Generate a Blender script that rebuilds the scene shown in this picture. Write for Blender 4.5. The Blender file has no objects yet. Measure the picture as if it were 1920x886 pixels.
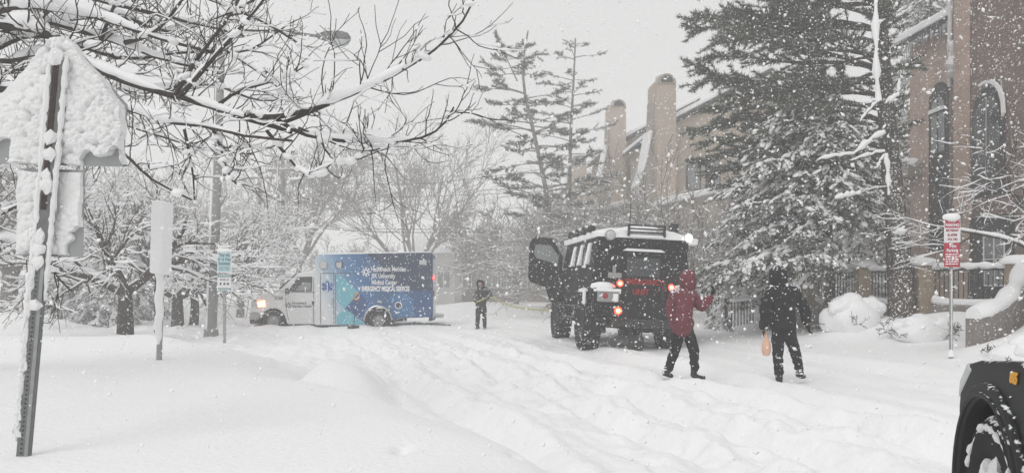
import bpy, bmesh, math, random
import numpy as np
from mathutils import Vector, Matrix, Euler

S = bpy.context.scene
COL = S.collection
F, EYE, HZ = 1500.0, 1.5, 536.0          # focal length in photo pixels, eye height, horizon row

# ------------------------------------------------------------------ camera, sky, sun, exposure
cam = bpy.data.cameras.new('camera')
cam.sensor_width = 36
cam.lens = 36 * F / 1920
cam.shift_y = (HZ - 443) / 1920
cam.clip_start, cam.clip_end = 0.1, 3000
co = bpy.data.objects.new('camera', cam); COL.objects.link(co)
co.location = (0, 0, EYE); co.rotation_euler = (math.radians(90), 0, 0)
S.camera = co

SUN_EL, SUN_AZ = 48, 210                  # high, behind and to the left, wholly diffused by cloud
w = bpy.data.worlds.new('World'); S.world = w; w.use_nodes = True
nt = w.node_tree; nt.nodes.clear()
sky = nt.nodes.new('ShaderNodeTexSky'); sky.sky_type = 'NISHITA'; sky.sun_disc = False
sky.sun_elevation = math.radians(SUN_EL); sky.sun_rotation = math.radians(SUN_AZ)
hs = nt.nodes.new('ShaderNodeHueSaturation'); hs.inputs['Saturation'].default_value = 0.12
mx = nt.nodes.new('ShaderNodeMix'); mx.data_type = 'RGBA'; mx.inputs[0].default_value = 0.93
mx.inputs[7].default_value = (7.95, 7.95, 7.92, 1)
bg = nt.nodes.new('ShaderNodeBackground'); bg.inputs[1].default_value = 0.1
wo = nt.nodes.new('ShaderNodeOutputWorld')
nt.links.new(sky.outputs[0], hs.inputs['Color']); nt.links.new(hs.outputs[0], mx.inputs[6])
nt.links.new(mx.outputs[2], bg.inputs[0]); nt.links.new(bg.outputs[0], wo.inputs[0])
sl = bpy.data.lights.new('sun', 'SUN'); sl.energy = 1.05; sl.angle = math.radians(35); sl.color = (1, .99, .975)
so = bpy.data.objects.new('sun', sl); COL.objects.link(so)
so.rotation_euler = (math.radians(90 - SUN_EL), 0, math.radians(180 - SUN_AZ))
S.view_settings.view_transform = 'Standard'; S.view_settings.look = 'None'
S.view_settings.gamma = 1; S.view_settings.exposure = 0.0
try: S.view_settings.use_curve_mapping = False
except Exception: pass
cy = S.cycles
cy.max_bounces = 6; cy.diffuse_bounces = 3; cy.glossy_bounces = 3; cy.transmission_bounces = 4; cy.volume_bounces = 3
cy.use_denoising = True
cy.caustics_reflective = False; cy.caustics_refractive = False
cy.sample_clamp_indirect = 4

# ------------------------------------------------------------------ helpers
ZX = Vector((0, 0, 1))
def P(px, py, Y): return Vector(((px - 960) * Y / F, Y, EYE - (py - HZ) * Y / F))
def tag(o, label=None, cat=None, group=None, kind=None):
    if label: o['label'] = label
    if cat: o['category'] = cat
    if group: o['group'] = group
    if kind: o['kind'] = kind
    return o
def thing(name, label, cat, loc=(0, 0, 0), rot=(0, 0, 0), group=None):
    o = bpy.data.objects.new(name, None); COL.objects.link(o)
    o.location = loc; o.rotation_euler = rot; o.empty_display_size = .2
    return tag(o, label, cat, group)
def link(name, me, mat=None, parent=None):
    o = bpy.data.objects.new(name, me); COL.objects.link(o)
    if mat is not None:
        for m in (mat if isinstance(mat, (list, tuple)) else [mat]): me.materials.append(m)
    if parent is not None: o.parent = parent
    return o
def copy_tree(o, parent=None):
    c = o.copy(); COL.objects.link(c); c.parent = parent
    for ch in list(o.children): copy_tree(ch, c)
    return c

def np_mesh(name, V, Fc, smooth=True, mi=None):
    """V (n,3); Fc = list of (m,k) int arrays"""
    me = bpy.data.meshes.new(name)
    Fc = [f for f in Fc if len(f)]
    loops = np.concatenate([f.ravel() for f in Fc]).astype(np.int32)
    sizes = np.concatenate([np.full(len(f), f.shape[1]) for f in Fc]).astype(np.int32)
    starts = np.concatenate([[0], np.cumsum(sizes)[:-1]]).astype(np.int32)
    me.vertices.add(len(V)); me.vertices.foreach_set('co', np.asarray(V, np.float32).ravel())
    me.loops.add(len(loops)); me.loops.foreach_set('vertex_index', loops)
    me.polygons.add(len(sizes)); me.polygons.foreach_set('loop_start', starts); me.polygons.foreach_set('loop_total', sizes)
    me.polygons.foreach_set('use_smooth', np.full(len(sizes), smooth))
    if mi is not None: me.polygons.foreach_set('material_index', np.asarray(mi, np.int32))
    me.update(calc_edges=True); me.validate()
    return me

class MB:
    """collects simple shapes and links them as ONE mesh object"""
    def __init__(s): s.v = []; s.f = []
    def add(s, vs, fs):
        k = len(s.v); s.v += [tuple(v) for v in vs]; s.f += [tuple(i + k for i in f) for f in fs]; return s
    def box(s, x0, x1, y0, y1, z0, z1, top=None):
        t = top or (x0, x1, y0, y1)
        vs = [(x0, y0, z0), (x1, y0, z0), (x1, y1, z0), (x0, y1, z0), (t[0], t[2], z1), (t[1], t[2], z1), (t[1], t[3], z1), (t[0], t[3], z1)]
        return s.add(vs, [(0, 3, 2, 1), (4, 5, 6, 7), (0, 1, 5, 4), (1, 2, 6, 5), (2, 3, 7, 6), (3, 0, 4, 7)])
    def prism(s, poly, a0, a1, fn):
        """poly: 2-D points; fn(u, v, a) -> 3-D"""
        n = len(poly)
        vs = [fn(u, v, a0) for u, v in poly] + [fn(u, v, a1) for u, v in poly]
        fs = [tuple(range(n))[::-1], tuple(range(n, 2 * n))] + [(i, (i + 1) % n, n + (i + 1) % n, n + i) for i in range(n)]
        return s.add(vs, fs)
    def tube(s, pts, r, n=8, caps=True):
        pts = [Vector(p) for p in pts]; m = len(pts)
        r = r if isinstance(r, (list, tuple)) else [r] * m
        ref = Vector((0, 0, 1)) if abs((pts[-1] - pts[0]).normalized().z) < .9 else Vector((1, 0, 0))
        vs = []
        for i, p in enumerate(pts):
            t = (pts[min(i + 1, m - 1)] - pts[max(i - 1, 0)]).normalized()
            a = t.cross(ref).normalized(); b = t.cross(a)
            vs += [p + (a * math.cos(2 * math.pi * k / n) + b * math.sin(2 * math.pi * k / n)) * r[i] for k in range(n)]
        fs = [(i * n + k, i * n + (k + 1) % n, (i + 1) * n + (k + 1) % n, (i + 1) * n + k) for i in range(m - 1) for k in range(n)]
        if caps: fs += [tuple(range(n))[::-1], tuple(range((m - 1) * n, m * n))]
        return s.add(vs, fs)
    def lathe(s, prof, c, axis, n=28):
        """prof: (radius, along) points; spun about axis through c"""
        c = Vector(c); ax = Vector(axis).normalized()
        a = ax.orthogonal().normalized(); b = ax.cross(a); vs = []
        for r, h in prof:
            vs += [c + ax * h + (a * math.cos(2 * math.pi * k / n) + b * math.sin(2 * math.pi * k / n)) * r for k in range(n)]
        m = len(prof)
        fs = [(i * n + k, i * n + (k + 1) % n, (i + 1) * n + (k + 1) % n, (i + 1) * n + k) for i in range(m - 1) for k in range(n)]
        return s.add(vs, fs)
    def blob(s, c, r, n=2, seed=0, rough=.15, flat=None):
        bm = bmesh.new(); bmesh.ops.create_icosphere(bm, subdivisions=n, radius=1)
        rg = random.Random(seed); ph = [rg.uniform(0, 6.3) for _ in range(6)]
        vs = []
        for v in bm.verts:
            p = v.co.copy()
            k = 1 + rough * (math.sin(3 * p.x + ph[0]) * math.sin(3 * p.y + ph[1]) + .6 * math.sin(5 * p.z + ph[2]) * math.sin(6 * p.x + ph[3]))
            p = p * k
            if flat is not None and p.z < flat: p.z = flat
            vs.append((c[0] + p.x * r[0], c[1] + p.y * r[1], c[2] + p.z * r[2]))
        fs = [tuple(v.index for v in f.verts) for f in bm.faces]
        bm.free(); return s.add(vs, fs)
    def build(s, name, mat, parent=None, bevel=0, smooth=True, angle=38):
        me = bpy.data.meshes.new(name); me.from_pydata(s.v, [], s.f)
        bm = bmesh.new(); bm.from_mesh(me); bmesh.ops.recalc_face_normals(bm, faces=bm.faces); bm.to_mesh(me); bm.free()
        if smooth:
            me.polygons.foreach_set('use_smooth', [True] * len(me.polygons)); me.set_sharp_from_angle(angle=math.radians(angle))
        o = link(name, me, mat, parent)
        if bevel:
            b = o.modifiers.new('bevel', 'BEVEL'); b.width = bevel; b.segments = 2; b.limit_method = 'ANGLE'
        return o

def tubes(polys, radii, n):
    """many tubes in one go -> V, [faces]"""
    groups = {}
    for p, r in zip(polys, radii): groups.setdefault(len(p), ([], [])); groups[len(p)][0].append(p); groups[len(p)][1].append(r)
    Vs, Fs, k0 = [], [], 0
    ang = np.arange(n) * 2 * np.pi / n; ca, sa = np.cos(ang), np.sin(ang)
    for m, (ps, rs) in groups.items():
        A = np.array(ps, float); R = np.array(rs, float); N = len(A)
        T = np.gradient(A, axis=1); T /= np.linalg.norm(T, axis=2, keepdims=True) + 1e-9
        d = A[:, -1] - A[:, 0]; d /= np.linalg.norm(d, axis=1, keepdims=True) + 1e-9
        ref = np.where(np.abs(d[:, 2:3]) < .85, np.array([[0, 0, 1.]]), np.array([[1., 0, 0]]))[:, None, :]
        a = np.cross(T, np.broadcast_to(ref, T.shape)); a /= np.linalg.norm(a, axis=2, keepdims=True) + 1e-9
        b = np.cross(T, a)
        V = A[:, :, None, :] + R[:, :, None, None] * (a[:, :, None, :] * ca[None, None, :, None] + b[:, :, None, :] * sa[None, None, :, None])
        idx = np.arange(N * m * n).reshape(N, m, n) + k0
        i0 = idx[:, :-1, :]; i1 = idx[:, 1:, :]
        Fs.append(np.stack([i0, np.roll(i0, -1, 2), np.roll(i1, -1, 2), i1], -1).reshape(-1, 4))
        Vs.append(V.reshape(-1, 3)); k0 += N * m * n
    return np.concatenate(Vs), Fs

def unit(v): return v / (np.linalg.norm(v, axis=-1, keepdims=True) + 1e-9)
def stamp(tv, tf, pos, M):
    """bake a template at pos with matrices M (N,3,3)"""
    N = len(pos); V = np.einsum('nij,vj->nvi', M, tv) + pos[:, None, :]
    Fc = tf[None] + (np.arange(N) * len(tv))[:, None, None]
    return V.reshape(-1, 3), Fc.reshape(-1, tf.shape[1])
def rand_rot(rg, N):
    q = rg.normal(size=(N, 4)); q /= np.linalg.norm(q, axis=1, keepdims=True)
    a, b, c, d = q.T
    return np.stack([np.stack([1 - 2 * (c * c + d * d), 2 * (b * c - a * d), 2 * (b * d + a * c)], -1),
                     np.stack([2 * (b * c + a * d), 1 - 2 * (b * b + d * d), 2 * (c * d - a * b)], -1),
                     np.stack([2 * (b * d - a * c), 2 * (c * d + a * b), 1 - 2 * (b * b + c * c)], -1)], 1)
def ico(n):
    bm = bmesh.new(); bmesh.ops.create_icosphere(bm, subdivisions=n, radius=1)
    v = np.array([x.co[:] for x in bm.verts]); f = np.array([[y.index for y in x.verts] for x in bm.faces]); bm.free(); return v, f
ICO1 = ico(1); ICO2 = ico(2)

def hash2(ix, iy, s):
    h = (ix.astype(np.int64) * 374761393 + iy.astype(np.int64) * 668265263 + s * 974711) & 0x7fffffff
    h = ((h ^ (h >> 13)) * 1274126177) & 0x7fffffff
    return ((h ^ (h >> 16)) & 0xffff) / 65535.0
def vnoise(x, y, s=0):
    ix, iy = np.floor(x), np.floor(y); fx, fy = x - ix, y - iy
    fx = fx * fx * fx * (fx * (fx * 6 - 15) + 10); fy = fy * fy * fy * (fy * (fy * 6 - 15) + 10)
    a = hash2(ix, iy, s); b = hash2(ix + 1, iy, s); c = hash2(ix, iy + 1, s); d = hash2(ix + 1, iy + 1, s)
    return (a + (b - a) * fx) * (1 - fy) + (c + (d - c) * fx) * fy - .5
def fbm(x, y, o=4, s=0):
    r = 0; a = 1
    for i in range(o): r = r + a * vnoise(x * 2 ** i + 17.3 * i, y * 2 ** i - 9.1 * i, s + i); a *= .5
    return r
def bubbles(x, y, s=0):
    """rounded clumps"""
    ix, iy = np.floor(x), np.floor(y); best = np.full(np.shape(x), 9.0)
    for dx in (-1, 0, 1):
        for dy in (-1, 0, 1):
            cx = ix + dx + hash2(ix + dx, iy + dy, s); cy_ = iy + dy + hash2(ix + dx, iy + dy, s + 7)
            best = np.minimum(best, (x - cx) ** 2 + (y - cy_) ** 2)
    return np.sqrt(np.clip(1 - best * 1.3, 0, 1))
def sstep(t): t = np.clip(t, 0, 1); return t * t * (3 - 2 * t)

# ------------------------------------------------------------------ materials
def mat(name, col, rough=.6, spec=.3, metal=0, var=.12, scale=6, bump=0, bscale=40, col2=None, dust=0, coat=0):
    """Principled with noise-varied colour; dust = snow clinging in specks to faces that look up"""
    m = bpy.data.materials.new(name); m.use_nodes = True
    t = m.node_tree; b = t.nodes['Principled BSDF']; L = t.links.new
    tc = t.nodes.new('ShaderNodeTexCoord')
    n = t.nodes.new('ShaderNodeTexNoise'); n.inputs['Scale'].default_value = scale; n.inputs['Detail'].default_value = 5
    L(tc.outputs['Object'], n.inputs['Vector'])
    r = t.nodes.new('ShaderNodeMix'); r.data_type = 'RGBA'
    c2 = col2 or tuple(c * (1 + var) for c in col); c1 = col if col2 else tuple(c * (1 - var) for c in col)
    r.inputs[6].default_value = (*c1, 1); r.inputs[7].default_value = (*c2, 1)
    L(n.outputs[0], r.inputs[0]); out = r.outputs[2]
    b.inputs['Roughness'].default_value = rough; b.inputs['Specular IOR Level'].default_value = spec
    b.inputs['Metallic'].default_value = metal; b.inputs['Coat Weight'].default_value = coat
    if dust:
        g = t.nodes.new('ShaderNodeNewGeometry'); sx = t.nodes.new('ShaderNodeSeparateXYZ'); L(g.outputs['Normal'], sx.inputs[0])
        n2 = t.nodes.new('ShaderNodeTexNoise'); n2.inputs['Scale'].default_value = 22; n2.inputs['Detail'].default_value = 6
        L(tc.outputs['Object'], n2.inputs['Vector'])
        a = t.nodes.new('ShaderNodeMath'); a.operation = 'MULTIPLY_ADD'; L(sx.outputs[2], a.inputs[0]); a.inputs[1].default_value = .22; L(n2.outputs[0], a.inputs[2])
        mr = t.nodes.new('ShaderNodeMapRange'); L(a.outputs[0], mr.inputs[0]); mr.inputs[1].default_value = .74 - dust * .25; mr.inputs[2].default_value = .8 - dust * .25
        r2 = t.nodes.new('ShaderNodeMix'); r2.data_type = 'RGBA'; L(mr.outputs[0], r2.inputs[0]); L(out, r2.inputs[6]); r2.inputs[7].default_value = (.86, .87, .88, 1)
        out = r2.outputs[2]
    L(out, b.inputs['Base Color'])
    if bump:
        n3 = t.nodes.new('ShaderNodeTexNoise'); n3.inputs['Scale'].default_value = bscale; n3.inputs['Detail'].default_value = 6
        L(tc.outputs['Object'], n3.inputs['Vector'])
        bp = t.nodes.new('ShaderNodeBump'); bp.inputs['Strength'].default_value = bump; bp.inputs['Distance'].default_value = .02
        L(n3.outputs[0], bp.inputs['Height']); L(bp.outputs[0], b.inputs['Normal'])
    return m
def emit(name, col, s):
    m = bpy.data.materials.new(name); m.use_nodes = True; b = m.node_tree.nodes['Principled BSDF']
    b.inputs['Base Color'].default_value = (*col, 1); b.inputs['Emission Color'].default_value = (*col, 1); b.inputs['Emission Strength'].default_value = s
    return m
def brick_mat(name, c1, c2, mortar, scale=1.0, dust=.0):
    m = bpy.data.materials.new(name); m.use_nodes = True
    t = m.node_tree; b = t.nodes['Principled BSDF']; L = t.links.new
    tc = t.nodes.new('ShaderNodeTexCoord'); sp = t.nodes.new('ShaderNodeSeparateXYZ'); L(tc.outputs['Object'], sp.inputs[0])
    ad = t.nodes.new('ShaderNodeMath'); L(sp.outputs[0], ad.inputs[0]); L(sp.outputs[1], ad.inputs[1])
    cb = t.nodes.new('ShaderNodeCombineXYZ'); L(ad.outputs[0], cb.inputs[0]); L(sp.outputs[2], cb.inputs[1])
    br = t.nodes.new('ShaderNodeTexBrick'); L(cb.outputs[0], br.inputs[0]); br.inputs['Scale'].default_value = scale
    br.inputs['Brick Width'].default_value = .22; br.inputs['Row Height'].default_value = .075; br.inputs['Mortar Size'].default_value = .008
    br.inputs['Color1'].default_value = (*c1, 1); br.inputs['Color2'].default_value = (*c2, 1); br.inputs['Mortar'].default_value = (*mortar, 1)
    n = t.nodes.new('ShaderNodeTexNoise'); n.inputs['Scale'].default_value = 1.3; n.inputs['Detail'].default_value = 7; L(tc.outputs['Object'], n.inputs['Vector'])
    mr = t.nodes.new('ShaderNodeMapRange'); L(n.outputs[0], mr.inputs[0]); mr.inputs[1].default_value = .3; mr.inputs[2].default_value = .7; mr.inputs[3].default_value = .8; mr.inputs[4].default_value = 1.15
    mu = t.nodes.new('ShaderNodeMix'); mu.data_type = 'RGBA'; mu.blend_type = 'MULTIPLY'; mu.inputs[0].default_value = 1; L(br.outputs[0], mu.inputs[6]); L(mr.outputs[0], mu.inputs[7])
    n2 = t.nodes.new('ShaderNodeTexNoise'); n2.inputs['Scale'].default_value = 9; n2.inputs['Detail'].default_value = 7; L(tc.outputs['Object'], n2.inputs['Vector'])
    m2 = t.nodes.new('ShaderNodeMapRange'); L(n2.outputs[0], m2.inputs[0]); m2.inputs[1].default_value = .68 - dust; m2.inputs[2].default_value = .74 - dust
    r2 = t.nodes.new('ShaderNodeMix'); r2.data_type = 'RGBA'; L(m2.outputs[0], r2.inputs[0]); L(mu.outputs[2], r2.inputs[6]); r2.inputs[7].default_value = (.8, .8, .8, 1)
    L(r2.outputs[2], b.inputs['Base Color']); b.inputs['Roughness'].default_value = .9
    bp = t.nodes.new('ShaderNodeBump'); bp.inputs['Strength'].default_value = .4; bp.inputs['Distance'].default_value = .01; L(br.outputs['Fac'], bp.inputs['Height']); bp.invert = True
    L(bp.outputs[0], b.inputs['Normal'])
    return m

M = {}
M['snow'] = mat('snow', (.89, .89, .895), .65, .25, var=.015, scale=2, bump=.35, bscale=30)
M['snow_ground'] = mat('snow_ground', (.90, .90, .905), .7, .2, var=.012, scale=.8, bump=.8, bscale=20)
M['snow_clump'] = mat('snow_clump', (.82, .82, .82), .75, .2, var=.05, scale=9, bump=.6, bscale=60)
M['flake'] = mat('flake', (.985, .985, .985), .9, .0, var=.005)
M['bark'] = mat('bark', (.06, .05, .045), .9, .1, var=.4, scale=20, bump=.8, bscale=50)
M['bark_far_haze'] = mat('bark_far_haze', (.22, .205, .195), .9, .1, var=.3, scale=8)  # distance haze painted into the bark colour, along with the grey of rime
M['bark_frost_haze'] = mat('bark_frost_haze', (.17, .155, .145), .9, .1, var=.3, scale=8, dust=.45)  # frosted, snow-specked bark, its base colour also paled to imitate haze
M['bark_pine'] = mat('bark_pine', (.085, .07, .06), .95, .1, var=.4, scale=14, bump=.8, dust=.3)
M['needle'] = mat('needle', (.065, .076, .058), .75, .2, col2=(.145, .155, .115), scale=1.2, dust=.34)
M['needle_gray'] = mat('needle_gray', (.06, .07, .055), .75, .2, col2=(.12, .125, .10), scale=1.5)
M['needle_brown'] = mat('needle_brown', (.19, .12, .055), .8, .1, var=.3)
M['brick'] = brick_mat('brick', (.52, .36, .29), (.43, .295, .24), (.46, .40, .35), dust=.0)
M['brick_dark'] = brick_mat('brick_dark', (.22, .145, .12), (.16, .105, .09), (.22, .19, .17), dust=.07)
M['brick_far'] = brick_mat('brick_far', (.2, .14, .12), (.16, .11, .1), (.25, .22, .2))
M['stucco'] = mat('stucco', (.45, .375, .305), .9, .1, var=.12, scale=1.5, bump=.3)
M['stucco_gray'] = mat('stucco_gray', (.36, .32, .28), .9, .1, var=.15, scale=1.5, bump=.3)
M['stone'] = mat('stone', (.34, .27, .19), .9, .1, var=.3, scale=6, bump=.8, bscale=18, dust=.25)
M['stone_gray'] = mat('stone_gray', (.22, .2, .185), .9, .1, var=.35, scale=6, bump=.8, bscale=18, dust=.4)
M['siding'] = mat('siding', (.62, .62, .61), .8, .2, var=.04)
M['glass_dark'] = mat('glass_dark', (.03, .035, .04), .12, .6, var=.3)
M['glass_gray'] = mat('glass_gray', (.22, .235, .24), .25, .5, var=.25, scale=3)
M['frame_dark'] = mat('frame_dark', (.035, .035, .035), .6, .3)
M['iron'] = mat('iron', (.03, .03, .03), .6, .3, dust=.1)
M['galv'] = mat('galv', (.32, .33, .33), .5, .4, metal=.6, var=.25, scale=15, dust=.2)
M['post_rust'] = mat('post_rust', (.06, .046, .042), .8, .2, var=.5, scale=25, dust=.25)
M['post_gray'] = mat('post_gray', (.16, .165, .165), .6, .3, var=.3, scale=18, dust=.15)
M['sign_back'] = mat('sign_back', (.33, .34, .345), .45, .4, metal=.5, var=.08)
M['pole_gray'] = mat('pole_gray', (.27, .27, .265), .8, .2, var=.15, scale=5, dust=.15)
M['white_sign'] = mat('white_sign', (.72, .73, .73), .5, .3, var=.04)
M['red_sign'] = mat('red_sign', (.42, .03, .055), .5, .3, var=.15, dust=.1)
M['teal_sign'] = mat('teal_sign', (.42, .58, .62), .5, .3, var=.06)
M['ink_teal'] = mat('ink_teal', (.06, .17, .2), .5)
M['ink_dark'] = mat('ink_dark', (.05, .055, .06), .5)
M['black_paint'] = mat('black_paint', (.010, .010, .011), .6, .2, var=.3, scale=3, dust=.14)
M['black_gloss'] = mat('black_gloss', (.010, .011, .013), .5, .18, var=.2, dust=.05)
M['black_plastic'] = mat('black_plastic', (.02, .021, .022), .65, .3, var=.2, bump=.2, bscale=120, dust=.03)
M['rubber'] = mat('rubber', (.016, .016, .016), .85, .2, var=.3, dust=.2)
M['chrome'] = mat('chrome', (.6, .6, .6), .25, .5, metal=.8)
M['steel'] = mat('steel', (.35, .35, .35), .5, .4, metal=.6, dust=.2)
M['van_white'] = mat('van_white', (.72, .72, .715), .35, .4, var=.04, scale=2, coat=.2)
M['van_gray'] = mat('van_gray', (.33, .33, .33), .5, .4, var=.08)
M['teal'] = mat('teal', (.13, .43, .52), .4, .4, var=.08)
M['navy'] = mat('navy', (.016, .034, .085), .35, .4, var=.1)
M['blue_mid'] = mat('blue_mid', (.035, .15, .33), .4, .4, var=.08)
M['blue_deep'] = mat('blue_deep', (.016, .075, .22), .4, .4, var=.1)
M['white_ink'] = mat('white_ink', (.8, .8, .82), .5)
M['red_ink'] = mat('red_ink', (.38, .012, .02), .5)
M['red_dull'] = mat('red_dull', (.34, .014, .02), .6, .2, var=.3, scale=20)
M['blue_ink'] = mat('blue_ink', (.03, .1, .32), .5)
M['gray_ink'] = mat('gray_ink', (.12, .13, .15), .5)
M['orange'] = mat('orange', (.7, .3, .06), .5)
M['amber_ink'] = mat('amber_ink', (.75, .36, .02), .5)
M['red_lit'] = emit('red_lit', (1, .05, .02), 5)
M['red_core'] = emit('red_core', (1, .38, .2), 9)
M['amber_lit'] = emit('amber_lit', (1, .3, .16), 5)
M['white_lit'] = emit('white_lit', (1, 1, .97), 3)
M['blue_lit'] = emit('blue_lit', (.1, .35, 1), 5)
M['red_lens'] = mat('red_lens', (.35, .02, .02), .25, .5)
M['lens'] = mat('lens', (.5, .52, .53), .15, .6)
M['lens_amber'] = mat('lens_amber', (.45, .46, .45), .3, .5)
M['cloth_black'] = mat('cloth_black', (.014, .015, .018), .85, .15, var=.35, scale=7, bump=.5, bscale=14, dust=.18)
M['cloth_char'] = mat('cloth_char', (.028, .029, .031), .85, .15, var=.35, scale=7, bump=.5, bscale=14, dust=.22)
M['cloth_red'] = mat('cloth_red', (.15, .036, .048), .8, .2, var=.3, scale=8, bump=.6, bscale=14, dust=.18)
M['boot'] = mat('boot', (.02, .02, .02), .7, .3, dust=.45)
M['skin'] = mat('skin', (.5, .33, .26), .6, .3, var=.05)
M['bag'] = mat('bag', (.74, .45, .33), .45, .4, var=.2, scale=14, bump=.6, bscale=30)
M['rope'] = mat('rope', (.42, .42, .2), .8, .1)
M['wire'] = mat('wire', (.07, .07, .07), .7)

# the ambulance's printed wrap runs from white at the cab to blue
def wrap_mat():
    m = bpy.data.materials.new('wrap'); m.use_nodes = True
    t = m.node_tree; b = t.nodes['Principled BSDF']; L = t.links.new
    tc = t.nodes.new('ShaderNodeTexCoord'); sp = t.nodes.new('ShaderNodeSeparateXYZ'); L(tc.outputs['Object'], sp.inputs[0])
    ma = t.nodes.new('ShaderNodeMath'); ma.operation = 'MULTIPLY_ADD'; L(sp.outputs[2], ma.inputs[0]); ma.inputs[1].default_value = -.35; L(sp.outputs[0], ma.inputs[2])
    mr = t.nodes.new('ShaderNodeMapRange'); L(ma.outputs[0], mr.inputs[0]); mr.inputs[1].default_value = 4.0; mr.inputs[2].default_value = 1.2
    cr = t.nodes.new('ShaderNodeValToRGB'); e = cr.color_ramp.elements
    e[0].position = .12; e[0].color = (.7, .71, .72, 1); e[1].position = 1; e[1].color = (.016, .08, .21, 1)
    for pos, c in ((.34, (.34, .47, .6, 1)), (.55, (.09, .22, .42, 1)), (.75, (.03, .13, .31, 1))):
        x = e.new(pos); x.color = c
    L(mr.outputs[0], cr.inputs[0]); L(cr.outputs[0], b.inputs['Base Color']); b.inputs['Roughness'].default_value = .4
    return m
M['wrap'] = wrap_mat()

def text(name, body, size, m, parent, loc, rot, align='LEFT', off=0.0, sx=1.0, shear=0):
    c = bpy.data.curves.new(name, 'FONT'); c.body = body; c.size = size; c.align_x = align; c.extrude = .002; c.offset = off; c.resolution_u = 3; c.shear = shear
    o = bpy.data.objects.new(name, c); COL.objects.link(o)
    dg = bpy.context.evaluated_depsgraph_get(); me = bpy.data.meshes.new_from_object(o.evaluated_get(dg))
    bpy.data.objects.remove(o); bpy.data.curves.remove(c)
    me.name = name; me.materials.clear()
    o = link(name, me, m, parent); o.location = loc; o.rotation_euler = rot; o.scale = (sx, 1, 1)
    return o

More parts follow.
